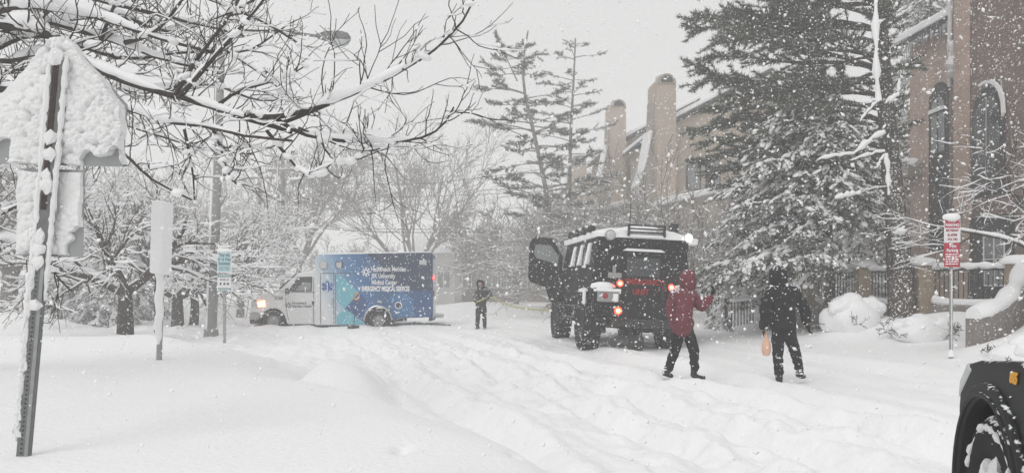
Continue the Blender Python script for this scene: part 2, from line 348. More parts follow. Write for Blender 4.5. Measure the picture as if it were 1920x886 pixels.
# ------------------------------------------------------------------ the ground: one sheet of snow
def left_edge(y): return np.interp(y, [0, 4.5, 6, 8, 10, 12.7, 16, 20, 25, 32, 60, 400], [1.6, 1.35, .9, .1, -1.5, -2.8, -4.6, -7, -12, -24, -40, -300])
def right_edge(y): return np.interp(y, [0, 4, 12.2, 19.7, 30, 45, 80, 400], [11.5, 9.2, 6.7, 4.6, 4.6, 4.2, 3, -15])
MOUNDS = [(-2.05, 10.1, .62, .55, .40, 1.0), (-1.75, 10.6, .4, .35, .22, 1.0)]
def ground_z(x, y, fine=True):
    x = np.asarray(x, float); y = np.asarray(y, float)
    le, re = left_edge(y), right_edge(y)
    wob = fbm(x * .35, y * .35, 3, 3) * 1.0
    tl = sstep((le - x + wob * .8) / (1.3 + .08 * y)); tr = sstep((x - re + wob * .5) / .55)
    z = tl * (.40 + .06 * fbm(x * .12, y * .12, 2, 9))
    # the left lawn: a drift in front, a dip, and a long mound behind
    z = z + tl * .32 * np.exp(-((x + 16) / 7) ** 2 - ((y - 27) / 4.5) ** 2)
    z = z - tl * .22 * np.exp(-((y - 21.5) / 2.6) ** 2)
    z = z + tl * .13 * np.exp(-((x + 4.2) / 1.8) ** 2 - ((y - 15.5) / 3.0) ** 2)
    z = z + tr * (.10 + np.clip((x - re) * .075, 0, .65)) * np.clip(1 - (y - 26) / 30, .3, 1)
    z = z + .14 * np.exp(-((x - re - .15 + wob * .4) / .33) ** 2) * np.exp(-((y - 14) / 9) ** 2)
    # snow heaped on bushes in front of the fence
    for cx, cy_, rx, ry, h in ((10.6, 14.5, 1.1, .75, .75), (8.9, 14.25, .9, .6, .22), (8.35, 18.6, 1.15, .8, .42), (9.75, 17.6, 1.25, .8, .48), (10.2, 15.0, .8, .7, .25), (11.2, 15.4, .9, .8, .5)):
        z = z + h * np.exp(-((x - cx) / rx) ** 2 - ((y - cy_) / ry) ** 2)
    z = z + tl * .16 * np.exp(-((y - 6.5) / 2.6) ** 2) * 0 + .05 * fbm(x * .5, y * .5, 2, 21) * tl
    # far: banks along both sides
    z = z + .8 * sstep((y - 36) / 14) * sstep((x + 7) / -6) + .5 * sstep((y - 40) / 10) * np.exp(-((x + 2) / 3.5) ** 2) * np.clip(1 - abs(y - 52) / 12, 0, 1)
    for cx, cy_, rx, ry, h, p in MOUNDS:
        q = ((x - cx) / rx) ** 2 + ((y - cy_) / ry) ** 2
        z = z + h * sstep(1.15 - q ** .75) * (1 - .25 * sstep((x - cx) / rx))
    if fine:
        road = (1 - tl) * (1 - tr)
        # ruts run forward and to the left
        ux, uy = -.27, .963
        b = x * ux + y * uy; a = x * uy - y * ux
        a = a + .5 * fbm(b * .12, a * .2, 2, 31)
        rut = fbm(a * 1.5, b * .13, 3, 5)
        far = np.clip(1 - (y - 22) / 30, 0.15, 1)
        z = z + road * far * .14 * rut
        # churned, shovelled and trodden snow along the left side of the road
        ch = np.exp(-((x - le - 1.6 - .10 * y) / (1.5 + .06 * y)) ** 2) * np.clip(1 - (y - 20) / 16, 0, 1) * road
        ch2 = np.clip(ch + .14 * road, 0, 1) * far
        lump = bubbles(a * 3.1, b * 2.4, 2) * np.clip(fbm(x * .9, y * .9, 2, 44) * 2 + .6, 0, 1)
        lump2 = bubbles(a * 7, b * 6, 5)
        z = z + ch2 * (.13 * (lump - .45) + .05 * (lump2 - .5) + .11 * fbm(a * 3.4, b * 2.6, 4, 12))
        z = z + .05 * ch * (np.abs(fbm(x * 1.5, y * 1.5, 3, 71)) - .15)
        z = z + (1 - road) * .012 * fbm(x * 2.2, y * 1.1, 3, 61)
        # two deep wheel ruts at the lower right and the ploughed edge beside them
        for off, dep in ((2.05, .15), (3.55, .15), (4.5, .11), (5.6, .13), (7.0, .10)):
            rr = a - off - .25 * fbm(b * .25, off, 2, 8)
            z = z - road * dep * np.exp(-(rr / .20) ** 2) * np.clip(1 - (y - 12) / 16, 0, 1) + road * .08 * np.exp(-((rr - .33) / .14) ** 2) * np.clip(1 - (y - 12) / 16, 0, 1)
        # a few lone foot holes
        for cx, cy_ in ((.02, 5.75), (-.75, 5.45)):
            z = z - .07 * np.exp(-((x - cx) / .05) ** 2 - ((y - cy_) / .12) ** 2)
        # trodden steps round the people
        for cx, cy_ in ((4.15, 12.4), (4.5, 12.9), (2.5, 12.9), (3.0, 12.7), (3.9, 11.9), (-1.2, 27.8)):
            z = z - .05 * np.exp(-((x - cx) / .16) ** 2 - ((y - cy_) / .22) ** 2)
    return z
def gz(x, y): return float(ground_z(np.array([x]), np.array([y]))[0])

def make_ground():
    ny, nx = 760, 760
    ys = np.concatenate([np.linspace(-14, 1.8, 30), 1.8 + (np.exp(np.linspace(0, 1, ny) * math.log(1 + 420 / 2.2)) - 1) * 2.2])
    t = np.linspace(-1, 1, nx); t = t * (.55 + .45 * np.abs(t) ** 2.2)
    half = 11 + .92 * np.clip(ys, 0, None)
    X = half[:, None] * t[None, :]; Y = np.broadcast_to(ys[:, None], X.shape)
    Z = ground_z(X, Y)
    # packed down under the trucks
    V = np.stack([X, Y, Z], -1).reshape(-1, 3)
    idx = np.arange(X.size).reshape(X.shape)
    Fq = np.stack([idx[:-1, :-1], idx[:-1, 1:], idx[1:, 1:], idx[1:, :-1]], -1).reshape(-1, 4)
    o = link('ground', np_mesh('ground', V, [Fq]), M['snow_ground']); tag(o, 'deep white snow over road, verges and lawns with churned ruts', 'ground', kind='structure')
make_ground()

# ------------------------------------------------------------------ haze of falling snow in the air
hz = MB().box(-230, 230, -16, 215, -2.2, 26).build('haze', None, smooth=False)
hm = bpy.data.materials.new('haze'); hm.use_nodes = True; t = hm.node_tree; t.nodes.clear()
pv = t.nodes.new('ShaderNodeVolumePrincipled'); pv.inputs['Color'].default_value = (1, 1, 1, 1); pv.inputs['Density'].default_value = .0070; pv.inputs['Anisotropy'].default_value = .1
om = t.nodes.new('ShaderNodeOutputMaterial'); t.links.new(pv.outputs[0], om.inputs['Volume'])
try: hm.cycles.homogeneous_volume = True
except Exception: pass
hz.data.materials.append(hm); tag(hz, 'pale snowy air that fades far trees and houses', 'haze', kind='stuff')

# ------------------------------------------------------------------ trees: bare, snow laden
def grow(rg, out, p0, d, length, r0, lev, maxlev, o):
    n = o.get('n', 7) if lev <= 2 else 5
    pts = [np.array(p0, float)]; d = np.array(d, float); d /= np.linalg.norm(d)
    step = length / (n - 1)
    for i in range(n - 1):
        d = d + rg.normal(size=3) * o['wander'] + np.array([0, 0, o['up'][min(lev, len(o['up']) - 1)]])
        d /= np.linalg.norm(d); pts.append(pts[-1] + d * step)
    r1 = r0 * (.35 if lev < maxlev else .45)
    out.append((np.array(pts), np.linspace(r0, max(r1, o['rmin'] * .7), n), lev))
    if lev >= maxlev: return
    k = o['kids'][lev]
    for j in range(k):
        tt = rg.uniform(o['from'], 1.0) if lev else rg.uniform(max(o['from'], .35), 1.0)
        f = tt * (n - 1); i = min(int(f), n - 2); q = pts[i] + (pts[i + 1] - pts[i]) * (f - i)
        base = unit(pts[i + 1] - pts[i]); rnd = rg.normal(size=3); rnd = unit(rnd - base * rnd.dot(base))
        ang = math.radians(rg.uniform(*o['angle'])); nd = base * math.cos(ang) + rnd * math.sin(ang)
        grow(rg, out, q, nd, length * rg.uniform(*o['shrink']) * (1.12 - .4 * tt), max(r0 * (1 - .6 * tt) * o['thin'], o['rmin']), lev + 1, maxlev, o)

def caps_for(rg, branches, amt, rmin=.012, maxlev=9, prob=1.0):
    """snow lying along the tops of branches"""
    ps, rs = [], []
    for pts, rad, lev in branches:
        if lev > maxlev or rg.random() > prob: continue
        d = unit(np.diff(pts, axis=0)); hor = 1 - np.abs(d[:, 2]); hor = np.concatenate([hor, hor[-1:]])
        n = len(pts); prof = np.sin(np.linspace(.12, .97, n) * np.pi) ** .5
        h = (rad * .9 + rmin) * np.clip(hor * 1.5 - .15, 0, 1) * prof * rg.uniform(.5, 1.25, n) * amt
        if h.max() < rmin * .35: continue
        q = pts.copy(); q[:, 2] += rad * .75 + h * .35
        ps.append(q); rs.append(np.maximum(h, .0008))
    return ps, rs

def tree_from(name, label, cat, branches, m_bark, snow_amt, base, snow_rmin=.012, sides=(8, 4), group=None, maxlev=9, prob=1., seed=0):
    root = thing(name, label, cat, base, group=group); B = np.array(base)
    rg = np.random.default_rng(seed + 99)
    big = [b for b in branches if b[2] == 0]; small = [b for b in branches if b[2] > 0]
    V, Fq = tubes([b[0] - B for b in big], [b[1] for b in big], sides[0]); link('trunk', np_mesh('trunk', V, Fq), m_bark, root)
    if small:
        V, Fq = tubes([b[0] - B for b in small], [b[1] for b in small], sides[1]); link('crown', np_mesh('crown', V, Fq), m_bark, root)
    if snow_amt:
        ps, rs = caps_for(rg, branches, snow_amt, snow_rmin, maxlev, prob)
        V, Fq = tubes([p - B for p in ps], rs, 6); link('snow_load', np_mesh('snow_load', V, Fq), M['snow'], root)['kind'] = 'stuff'
    return root

def resample(pts, n):
    pts = np.array(pts, float); s = np.concatenate([[0], np.cumsum(np.linalg.norm(np.diff(pts, axis=0), axis=1))]); s /= s[-1]
    tt = np.linspace(0, 1, n)
    q = np.stack([np.interp(tt, s, pts[:, k]) for k in range(3)], -1)
    for _ in range(2): q[1:-1] = .25 * q[:-2] + .5 * q[1:-1] + .25 * q[2:]
    return q

def big_tree():
    rg = np.random.default_rng(5); out = []
    base = np.array([-7.6, 9.6, .3])
    trunk = resample([base + [0, 0, -.3], base + [.05, 0, 1.6], base + [.25, -.05, 3.2], base + [.5, -.1, 4.8], base + [.6, 0, 7.5]], 9)
    out.append((trunk, np.linspace(.26, .13, 9), 0))
    T = lambda z: trunk[np.argmin(abs(trunk[:, 2] - z))]
    limbs = [  # (start height on trunk or None, [(px,py,depth)...], r0, r1)
        (4.3, [(-60, 30, 9.2), (60, 8, 9.0), (160, 20, 8.9), (250, 48, 8.8), (330, 76, 8.8), (420, 92, 8.8)], .050, .014),
        (3.9, [(-60, 60, 9.4), (75, 36, 9.3), (130, 54, 9.2), (190, 72, 9.1), (300, 110, 9.0), (380, 130, 8.9)], .048, .014),
        (3.6, [(-60, 40, 9.3), (90, 55, 9.0), (190, 130, 8.8), (260, 155, 8.7), (320, 173, 8.6), (360, 182, 8.6), (410, 196, 8.5), (460, 216, 8.4), (520, 224, 8.4), (560, 240, 8.4)], .062, .020),
        (None, [(340, 178, 8.6), (365, 150, 8.5), (400, 110, 8.4), (440, 65, 8.3), (485, 20, 8.2), (520, -30, 8.1)], .030, .010),
        (None, [(330, 176, 8.6), (360, 120, 8.7), (400, 70, 8.8), (440, 20, 8.9), (460, -30, 9.0)], .026, .010),
        (None, [(235, 80, 9.0), (285, 70, 8.8), (320, 35, 8.7), (350, -10, 8.6)], .026, .010),
        (None, [(190, 75, 9.0), (200, 45, 9.1), (215, 5, 9.2), (225, -30, 9.2)], .026, .012),
        (3.2, [(-40, 170, 9.0), (100, 170, 8.8), (230, 205, 8.6), (300, 232, 8.5), (360, 240, 8.4), (420, 246, 8.3), (475, 262, 8.2), (560, 268, 8.2)], .050, .012),
        (None, [(520, 224, 8.4), (555, 256, 8.4), (600, 257, 8.4), (660, 260, 8.3), (720, 263, 8.3), (780, 260, 8.2), (820, 248, 8.2), (842, 228, 8.1), (853, 192, 8.1)], .026, .008),
        (None, [(460, 216, 8.4), (520, 224, 8.3), (570, 208, 8.3), (630, 190, 8.2), (690, 166, 8.1), (740, 143, 8.1), (790, 113, 8.0), (835, 84, 8.0), (868, 52, 7.9), (885, 20, 7.9), (895, -12, 7.9)], .030, .008),
        (None, [(530, 230, 8.4), (600, 205, 8.2), (665, 175, 8.2), (700, 150, 8.2), (745, 130, 8.2)], .020, .006),
        (None, [(500, 245, 8.3), (530, 285, 8.3), (560, 320, 8.2), (580, 350, 8.2), (600, 330, 8.1), (622, 305, 8.1)], .020, .007),
        (None, [(400, 243, 8.4), (420, 290, 8.3), (425, 330, 8.3), (445, 350, 8.2)], .016, .006),
        (2.6, [(-40, 430, 9.0), (10, 395, 8.9), (60, 380, 8.9), (100, 370, 8.8)], .045, .014),
        (2.9, [(-40, 230, 9.0), (120, 230, 8.8), (225, 285, 8.5), (262, 330, 8.4), (300, 352, 8.4), (345, 372, 8.3)], .036, .010),
        (3.0, [(-60, 90, 9.6), (0, 120, 9.5), (80, 90, 9.5), (160, 100, 9.4)], .05, .02),
        (2.2, [(-40, 470, 9.2), (20, 430, 9.0), (90, 480, 8.9), (105, 520, 8.8), (135, 545, 8.8)], .028, .008),
        (None, [(560, 240, 8.4), (590, 250, 8.4), (640, 280, 8.3), (690, 290, 8.3), (712, 285, 8.2)], .016, .006),
        (None, [(600, 257, 8.4), (604, 285, 8.4), (640, 310, 8.3), (680, 300, 8.3), (690, 270, 8.2)], .012, .005),
        (4.6, [(-60, -40, 10), (80, -30, 10), (230, 10, 10), (330, 30, 10.2), (450, 60, 10.4)], .05, .014),
        (4.9, [(-60, -80, 10.5), (150, -60, 10.5), (330, -20, 10.5), (480, 40, 10.6), (560, 90, 10.6)], .05, .012),
        (4.4, [(-60, 10, 10.2), (100, 40, 10.2), (220, 20, 10.3), (320, 60, 10.3), (430, 20, 10.4), (500, -20, 10.5)], .04, .012),
        (3.8, [(-60, 120, 9.8), (60, 60, 9.8), (240, 120, 9.9), (360, 100, 10.0), (470, 110, 10.1), (540, 60, 10.1)], .04, .010),
        (3.4, [(-60, 140, 9.8), (120, 130, 9.9), (260, 180, 10.0), (400, 150, 10.0), (480, 190, 10.1), (560, 180, 10.1)], .035, .010),
        (3.1, [(-60, 200, 9.8), (120, 190, 9.9), (250, 240, 10.0), (380, 280, 10.0), (470, 290, 10.1)], .035, .008),
        (None, [(420, 92, 8.8), (480, 130, 8.8), (520, 160, 8.9), (545, 190, 8.9)], .016, .007),
        (None, [(410, 196, 8.5), (440, 165, 8.6), (500, 155, 8.7), (555, 138, 8.8), (572, 118, 8.8)], .020, .007),
        (None, [(345, 240, 8.4), (355, 290, 8.4), (360, 330, 8.5), (362, 380, 8.5)], .018, .007),
    ]
    o = dict(wander=.17, up=[0, .05, .13, .10], kids=[0, 4, 3, 0], angle=(22, 55), shrink=(.3, .6), thin=.66, rmin=.0042, n=10)
    o['from'] = .15
    for z0, pp, r0, r1 in limbs:
        pts = [P(*q) for q in pp]
        if z0 is not None: pts = [Vector(T(z0))] + pts
        L = sum((pts[i + 1] - pts[i]).length for i in range(len(pts) - 1)); n = max(7, int(L / .16))
        q = resample(pts, n); q += np.cumsum(rg.normal(size=q.shape) * .006, axis=0) * np.linspace(0, 1, n)[:, None]
        out.append((q, np.linspace(r0, r1, n) * rg.uniform(.9, 1.12, n), 1))
        for j in range(int(L * 8)):
            f = rg.uniform(.22, .99) * (n - 1); i = int(f); a = q[i] + (q[min(i + 1, n - 1)] - q[i]) * (f - i)
            b = unit(q[min(i + 1, n - 1)] - q[i] + 1e-9)
            rnd = rg.normal(size=3) * [1, .8, .7] + [.15, 0, .55 if rg.random() < .7 else -.8]; rnd = unit(rnd - b * rnd.dot(b) * .6)
            d = unit(b * rg.uniform(.3, 1.0) + rnd)
            tt = f / n
            grow(rg, out, a, d, rg.uniform(.18, 1.0) ** 1.3 * 1.25 * (1.15 - .45 * tt), max(.0072, (r0 + (r1 - r0) * tt) * .28), 2, 3 if rg.random() < .8 else 2, dict(o, kids=[0, 0, 3, 0], up=[0, 0, rg.choice([.14, .10, .0, -.10]), .08]))
    root = thing('bare_tree', 'large bare tree at the left, its snow laden boughs reaching over the pentagonal sign', 'tree', tuple(base))
    B = base
    V, Fq = tubes([out[0][0] - B], [out[0][1]], 12); link('trunk', np_mesh('trunk', V, Fq), M['bark'], root)
    lm = [b for b in out if b[2] == 1]; tw = [b for b in out if b[2] > 1]
    V, Fq = tubes([b[0] - B for b in lm], [b[1] for b in lm], 7); link('boughs', np_mesh('boughs', V, Fq), M['bark'], root)
    V, Fq = tubes([b[0] - B for b in tw], [b[1] for b in tw], 4); link('twigs', np_mesh('twigs', V, Fq), M['bark'], root)
    ps, rs = [], []
    for pts, rad, lev in lm:                           # deep uneven ridges of snow on the boughs
        n = len(pts); k = 3; m = (n - 1) * k + 1
        q = np.stack([np.interp(np.linspace(0, n - 1, m), np.arange(n), pts[:, c]) for c in range(3)], -1); rr = np.interp(np.linspace(0, n - 1, m), np.arange(n), rad)
        d = unit(np.gradient(q, axis=0)); hor = np.clip((1 - np.abs(d[:, 2])) * 1.7 - .35, 0, 1)
        s = np.arange(m) * .33 + rg.uniform(0, 50)
        nz = np.clip(.75 + 1.5 * vnoise(s * .32, s * 0 + 3, 4) + .5 * vnoise(s, s * 0, 9), .0, 1.5)
        h = (rr * 1.7 + .020) * hor * nz * np.clip(np.linspace(0, 6, m), 0, 1) * np.clip(np.linspace(5, 0, m), .02, 1)
        q[:, 2] += rr * .5 + h * .55; ps.append(q); rs.append(np.maximum(h, .0008))
    V, Fq = tubes([p - B for p in ps], rs, 9); link('snow_ridges', np_mesh('snow_ridges', V, Fq), M['snow'], root)['kind'] = 'stuff'
    ps, rs = caps_for(rg, tw, 1.3, .0062, 9, .6)
    V, Fq = tubes([p - B for p in ps], rs, 5); link('twig_snow', np_mesh('twig_snow', V, Fq), M['snow'], root)['kind'] = 'stuff'
    # plump pads of snow caught in forks and twig tangles
    pos = []
    for _ in range(150):
        b = lm[rg.integers(len(lm))]; i = rg.integers(1, len(b[0])); pos.append(b[0][i] + rg.normal(size=3) * [.012, .012, .0] + [0, 0, b[1][i] * .8])
    pos = np.array(pos); N = len(pos); s = rg.uniform(.02, .055, N)
    Mx = np.einsum('nij,nj->nij', rand_rot(rg, N) * 0 + np.eye(3)[None], np.stack([s * rg.uniform(1, 2.0, N), s * 1.1, s * .8], -1))
    a = rg.uniform(-.5, .5, N); R = np.zeros((N, 3, 3)); R[:, 0, 0] = np.cos(a); R[:, 0, 2] = -np.sin(a); R[:, 2, 0] = np.sin(a); R[:, 2, 2] = np.cos(a); R[:, 1, 1] = 1
    V, Fq = stamp(ICO2[0], ICO2[1], pos - B, R @ Mx); link('snow_pads', np_mesh('snow_pads', V, [Fq]), M['snow'], root)['kind'] = 'stuff'
big_tree()

OPT = dict(wander=.13, up=[.02, .05, .03, .02, 0], kids=[7, 6, 5, 4, 0], angle=(25, 60), shrink=(.5, .75), thin=.6, rmin=.008); OPT['from'] = .25
def bare(name, label, px, py, Y, height, seed, forks, m=None, snow=1.0, maxlev=4, opt={}, spread=.8, trunk_r=.17, fork_h=.3, sides=(8, 4), smax=9, sprob=.8, lean=0, group=None, srmin=.012, cat='tree'):
    rg = np.random.default_rng(seed); b = P(px, py, Y); base = np.array([b.x, Y, gz(b.x, Y) - .15])
    o = dict(OPT); o.update(opt); out = []
    top = base + [lean * height * .3, 0, height * fork_h]
    tr = resample([base, base + (top - base) * .5 + [rg.normal() * .06, 0, 0], top], 6); out.append((tr, np.linspace(trunk_r * 1.15, trunk_r * .85, 6), 0))
    for i in range(forks):
        az = 2 * math.pi * (i + rg.uniform(-.25, .25)) / forks
        d = np.array([math.cos(az) * spread + lean, math.sin(az) * spread, rg.uniform(.6, 1.1)])
        grow(rg, out, top - [0, 0, .06 * height * rg.random() * fork_h * 3], d, height * (1 - fork_h) * rg.uniform(.75, 1.0), trunk_r * .6, 1, maxlev, o)
    return tree_from(name, label, cat, out, m or M['bark'], snow, tuple(base), srmin, sides, group, smax, sprob, seed)

G_L = 'bare ornamental trees on the left lawn'
bare('bare_tree', 'low crooked tree with a thick dark forked trunk between the two left sign posts', 235, 605, 22, 4.9, 11, 5, snow=1.3, spread=1.35, trunk_r=.21, fork_h=.27, opt=dict(kids=[0, 6, 6, 4, 0], up=[0, -.01, -.01, 0, 0], wander=.2, rmin=.007), group=G_L, srmin=.016)
bare('bare_tree', 'low snowy tree with two dark stems standing just behind the snow caked post', 333, 580, 29, 5.2, 12, 5, snow=1.5, spread=1.3, trunk_r=.22, fork_h=.25, opt=dict(kids=[0, 6, 6, 4, 0], up=[0, -.005, -.01, 0, 0], wander=.19), group=G_L, srmin=.018)
bare('bare_tree', 'slim snowy tree rising beside the grey lamp pole on its left', 362, 578, 31, 5.6, 13, 4, snow=1.5, spread=1.1, trunk_r=.17, fork_h=.28, opt=dict(kids=[0, 6, 6, 4, 0], up=[0, 0, 0, 0, 0], wander=.19), group=G_L, srmin=.018)
bare('bare_tree', 'white frosted tree behind the small green parking sign, left of the ambulance', 450, 570, 38, 5.4, 14, 5, m=M['bark_far_haze'], snow=1.6, spread=1.0, trunk_r=.18, fork_h=.25, opt=dict(kids=[0, 6, 6, 4, 0], rmin=.01, wander=.18), group=G_L, srmin=.022)
bare('bare_tree', 'dense snowy tree at the far left edge behind the low pink bordered board', 20, 560, 29, 7.4, 15, 5, m=M['bark_frost_haze'], snow=1.5, spread=1.0, trunk_r=.3, fork_h=.3, opt=dict(kids=[0, 6, 6, 4, 0], wander=.18), group=G_L, srmin=.018)
bare('bare_tree', 'snowy bare tree at the back of the lawn seen below the pentagonal sign', 150, 565, 36, 7.2, 16, 5, m=M['bark_far_haze'], snow=1.6, spread=1.1, trunk_r=.2, fork_h=.25, opt=dict(kids=[0, 6, 6, 4, 0], rmin=.01), group=G_L, srmin=.022)
bare('bare_tree', 'snowy bare tree at the back of the lawn behind the two stemmed tree', 300, 565, 42, 8.0, 18, 5, m=M['bark_far_haze'], snow=1.6, spread=1.0, trunk_r=.2, fork_h=.25, opt=dict(kids=[0, 6, 6, 4, 0], rmin=.011), group=G_L, srmin=.024)
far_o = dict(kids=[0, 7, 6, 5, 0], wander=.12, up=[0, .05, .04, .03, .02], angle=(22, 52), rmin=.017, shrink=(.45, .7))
bare('bare_tree', 'tall spreading bare tree fading in the snow behind the ambulance roof', 775, 545, 62, 12.4, 21, 8, m=M['bark_far_haze'], snow=.5, spread=.7, trunk_r=.2, fork_h=.16, opt=far_o, smax=2)
bare('bare_tree', 'tall pale bare tree behind the ambulance cab and the utility poles', 555, 545, 56, 10.0, 22, 6, m=M['bark_far_haze'], snow=.8, spread=.75, trunk_r=.2, fork_h=.28, opt=far_o, lean=.12, smax=3)
bare('bare_tree', 'bare tree in front of the far brick block, left of the open truck door', 968, 545, 54, 6.6, 23, 5, m=M['bark_far_haze'], snow=1, spread=.8, trunk_r=.16, fork_h=.22, opt=far_o, smax=3)
bare('bare_tree', 'small bare tree beside the far white house, above the person with the rope', 905, 545, 66, 6.5, 24, 5, m=M['bark_far_haze'], snow=.8, spread=.8, trunk_r=.14, fork_h=.2, opt=far_o, smax=3)
bare('bare_tree', 'hazy bare tree at the foot of the two thin pines', 1030, 545, 50, 6.2, 25, 6, m=M['bark_far_haze'], snow=1.2, spread=.9, trunk_r=.16, fork_h=.18, opt=far_o, smax=3)
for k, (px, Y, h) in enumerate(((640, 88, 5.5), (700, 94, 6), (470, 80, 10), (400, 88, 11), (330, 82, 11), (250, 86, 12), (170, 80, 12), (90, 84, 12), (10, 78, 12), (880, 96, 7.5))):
    bare('bare_tree', 'pale leafless tree of the faint row far behind the lawn and street', px, 545, Y, h, 70 + k, 6, m=M['bark_far_haze'], snow=.8, spread=.85, trunk_r=.2, fork_h=.16, opt=dict(far_o, kids=[0, 6, 6, 4, 0], rmin=.026), smax=2, group='faint far row of trees', sides=(6, 3))
sh_o = dict(kids=[0, 7, 5, 4, 0], wander=.15, up=[0, .03, .02, .0, 0], angle=(20, 55), rmin=.011)
for k, (px, Y, h, lab) in enumerate(((1110, 40, 6.0, 'leafless bush showing above the roof of the truck, below the second chimney'),
                                     (1190, 36, 5.8, 'leafless bush behind the truck roof, below the tallest chimney'),
                                     (1265, 33, 5.4, 'leafless bush behind the right end of the truck roof'),
                                     (1330, 30, 4.4, 'leafless snowy bush beside the raised hand of the person in red'),
                                     (1070, 46, 6.6, 'leafless bush rising behind the open truck door'))):
    bare('bare_bush', lab, px, 560, Y, h, 40 + k, 7, m=M['bark_frost_haze'], snow=1.0, spread=1.1, trunk_r=.09, fork_h=.08, opt=sh_o, group='leafless bushes below the row houses', srmin=.011, sprob=.5, cat='bush')
bare('bare_tree', 'snow covered leafless tree in front of the brick entrance, behind the red no parking sign', 1950, 560, 15.6, 4.3, 51, 6, snow=1.1, spread=.95, trunk_r=.08, fork_h=.34, opt=dict(kids=[0, 5, 6, 4, 0], up=[0, -.01, -.01, 0, 0], wander=.17, rmin=.005), srmin=.009)

# ------------------------------------------------------------------ evergreens
def blades(rg, pos, d, L, W):
    """thin needle tufts as triangles"""
    N = len(pos); side = unit(np.cross(d, rg.normal(size=(N, 3))))
    V = np.empty((N, 3, 3)); V[:, 0] = pos - side * (W / 2)[:, None]; V[:, 1] = pos + side * (W / 2)[:, None]; V[:, 2] = pos + d * L[:, None]
    return V.reshape(-1, 3), np.arange(N * 3).reshape(N, 3)

def evergreen(name, label, base, trunk_pts, trunk_r, boughs, m_needle, seed, tw_len=.5, tw_per_m=7, tuft=(.10, .022), per_m=70, droop=.0, snow=.5, snow_size=.07, snow_hi=1.0, start=.25, lump_prob=.5, bare_inner=False, m_bark=None):
    """boughs: list of polylines (world). Each carries side twigs, each twig carries needle tufts, snow lies on top"""
    rg = np.random.default_rng(seed); B = np.array(base, float)
    root = thing(name, label, 'tree', tuple(base))
    tp = resample(trunk_pts, 14); V, Fq = tubes([tp - B], [np.linspace(trunk_r, trunk_r * .22, 14)], 9); link('trunk', np_mesh('trunk', V, Fq), m_bark or M['bark_pine'], root)
    bl = []; twig = []
    for q in boughs:
        q = np.array(q); n = len(q); L = np.linalg.norm(np.diff(q, axis=0), axis=1).sum(); bl.append((q, np.linspace(.012 + .012 * L, .006, n)))
        for j in range(max(3, int(L * tw_per_m))):
            f = (start + (1 - start) * rg.random() ** .8) * (n - 1.001); i = int(f); a = q[i] + (q[i + 1] - q[i]) * (f - i); b = unit(q[i + 1] - q[i])
            hor = unit(np.cross(b, [0, 0, 1.])) * rg.choice([-1, 1]); tl = tw_len * rg.uniform(.45, 1.15) * (1.1 - .5 * f / n) * min(1, .25 + L / 1.6)
            d = unit(b * rg.uniform(.5, 1.1) + hor * rg.uniform(.35, 1.0) + np.array([0, 0, rg.normal() * .22 - droop]))
            e = a + d * tl + np.array([0, 0, -droop * tl * .45]); mid = (a + e) / 2 + [0, 0, .06 * tl]
            twig.append(np.array([a, mid, e]))
        twig.append(np.array([q[-3], q[-2], q[-1]]))
    V, Fq = tubes([b[0] - B for b in bl], [b[1] for b in bl], 5)
    V2, F2 = tubes([t - B for t in twig], [np.linspace(.007, .003, 3)] * len(twig), 3)
    Vb = np.concatenate([V, V2]); Fb = Fq + [f + len(V) for f in F2]; link('branches', np_mesh('branches', Vb, Fb), m_bark or M['bark_pine'], root)
    T = np.array(twig); tl = np.linalg.norm(T[:, 2] - T[:, 0], axis=1); cnt = np.maximum(3, (tl * per_m).astype(int)); idx = np.repeat(np.arange(len(T)), cnt); u = rg.random(len(idx)) ** .75
    a, m_, e = T[idx, 0], T[idx, 1], T[idx, 2]; uu = u[:, None]
    pos = a * (1 - uu) ** 2 + 2 * m_ * uu * (1 - uu) + e * uu ** 2; ax = unit(e - a)
    dirs = unit(ax * .75 + rg.normal(size=pos.shape) * .62 + np.array([0, 0, .12 - droop * .35]))
    N = len(pos); V, Ft = blades(rg, pos - B, dirs, tuft[0] * rg.uniform(.6, 1.3, N), tuft[1] * rg.uniform(.6, 1.4, N))
    link('foliage', np_mesh('foliage', V, [Ft], smooth=False), m_needle, root)
    if snow:
        # small pads along the twigs and ridges along the boughs
        K = int(len(idx) * 8 / per_m * snow); pick = rg.integers(0, len(idx), K); p = pos[pick] + np.stack([rg.normal(size=K) * .03, rg.normal(size=K) * .03, rg.uniform(.0, .05, K)], -1)
        axp = ax[pick]; s = snow_size * rg.uniform(.25, 1.0, K) * np.where(rg.random(K) < .12, 1.7, 1)
        side = unit(np.cross(axp, [0, 0, 1.])); up = np.cross(side, axp)
        Mx = np.stack([axp * (s * rg.uniform(1.1, 2.2, K))[:, None], side * (s * .95)[:, None], up * (s * .5)[:, None]], -1)
        V, Fi = stamp(ICO1[0], ICO1[1], p - B, Mx)
        ps, rs = [], []
        for q, r in bl:
            if rg.random() > lump_prob: continue
            m = (len(q) - 1) * 4 + 1; qq = np.stack([np.interp(np.linspace(0, len(q) - 1, m), np.arange(len(q)), q[:, c]) for c in range(3)], -1)
            h = snow_size * 1.1 * np.clip(.5 + 2.2 * vnoise(np.arange(m) * .6 + rg.uniform(0, 99), np.zeros(m), 3), 0.02, 1.4) * np.sin(np.linspace(.05, .98, m) * np.pi) ** .6
            qq[:, 2] += h * .45 + .01; ps.append(qq); rs.append(np.maximum(h * snow_hi, .001))
        Fs = [Fi]
        if ps:
            V2, F2 = tubes([x - B for x in ps], rs, 7); Fs = [Fi] + [f + len(V) for f in F2]; V = np.concatenate([V, V2])
        link('snow_load', np_mesh('snow_load', V, Fs), M['snow'], root)['kind'] = 'stuff'
    return root

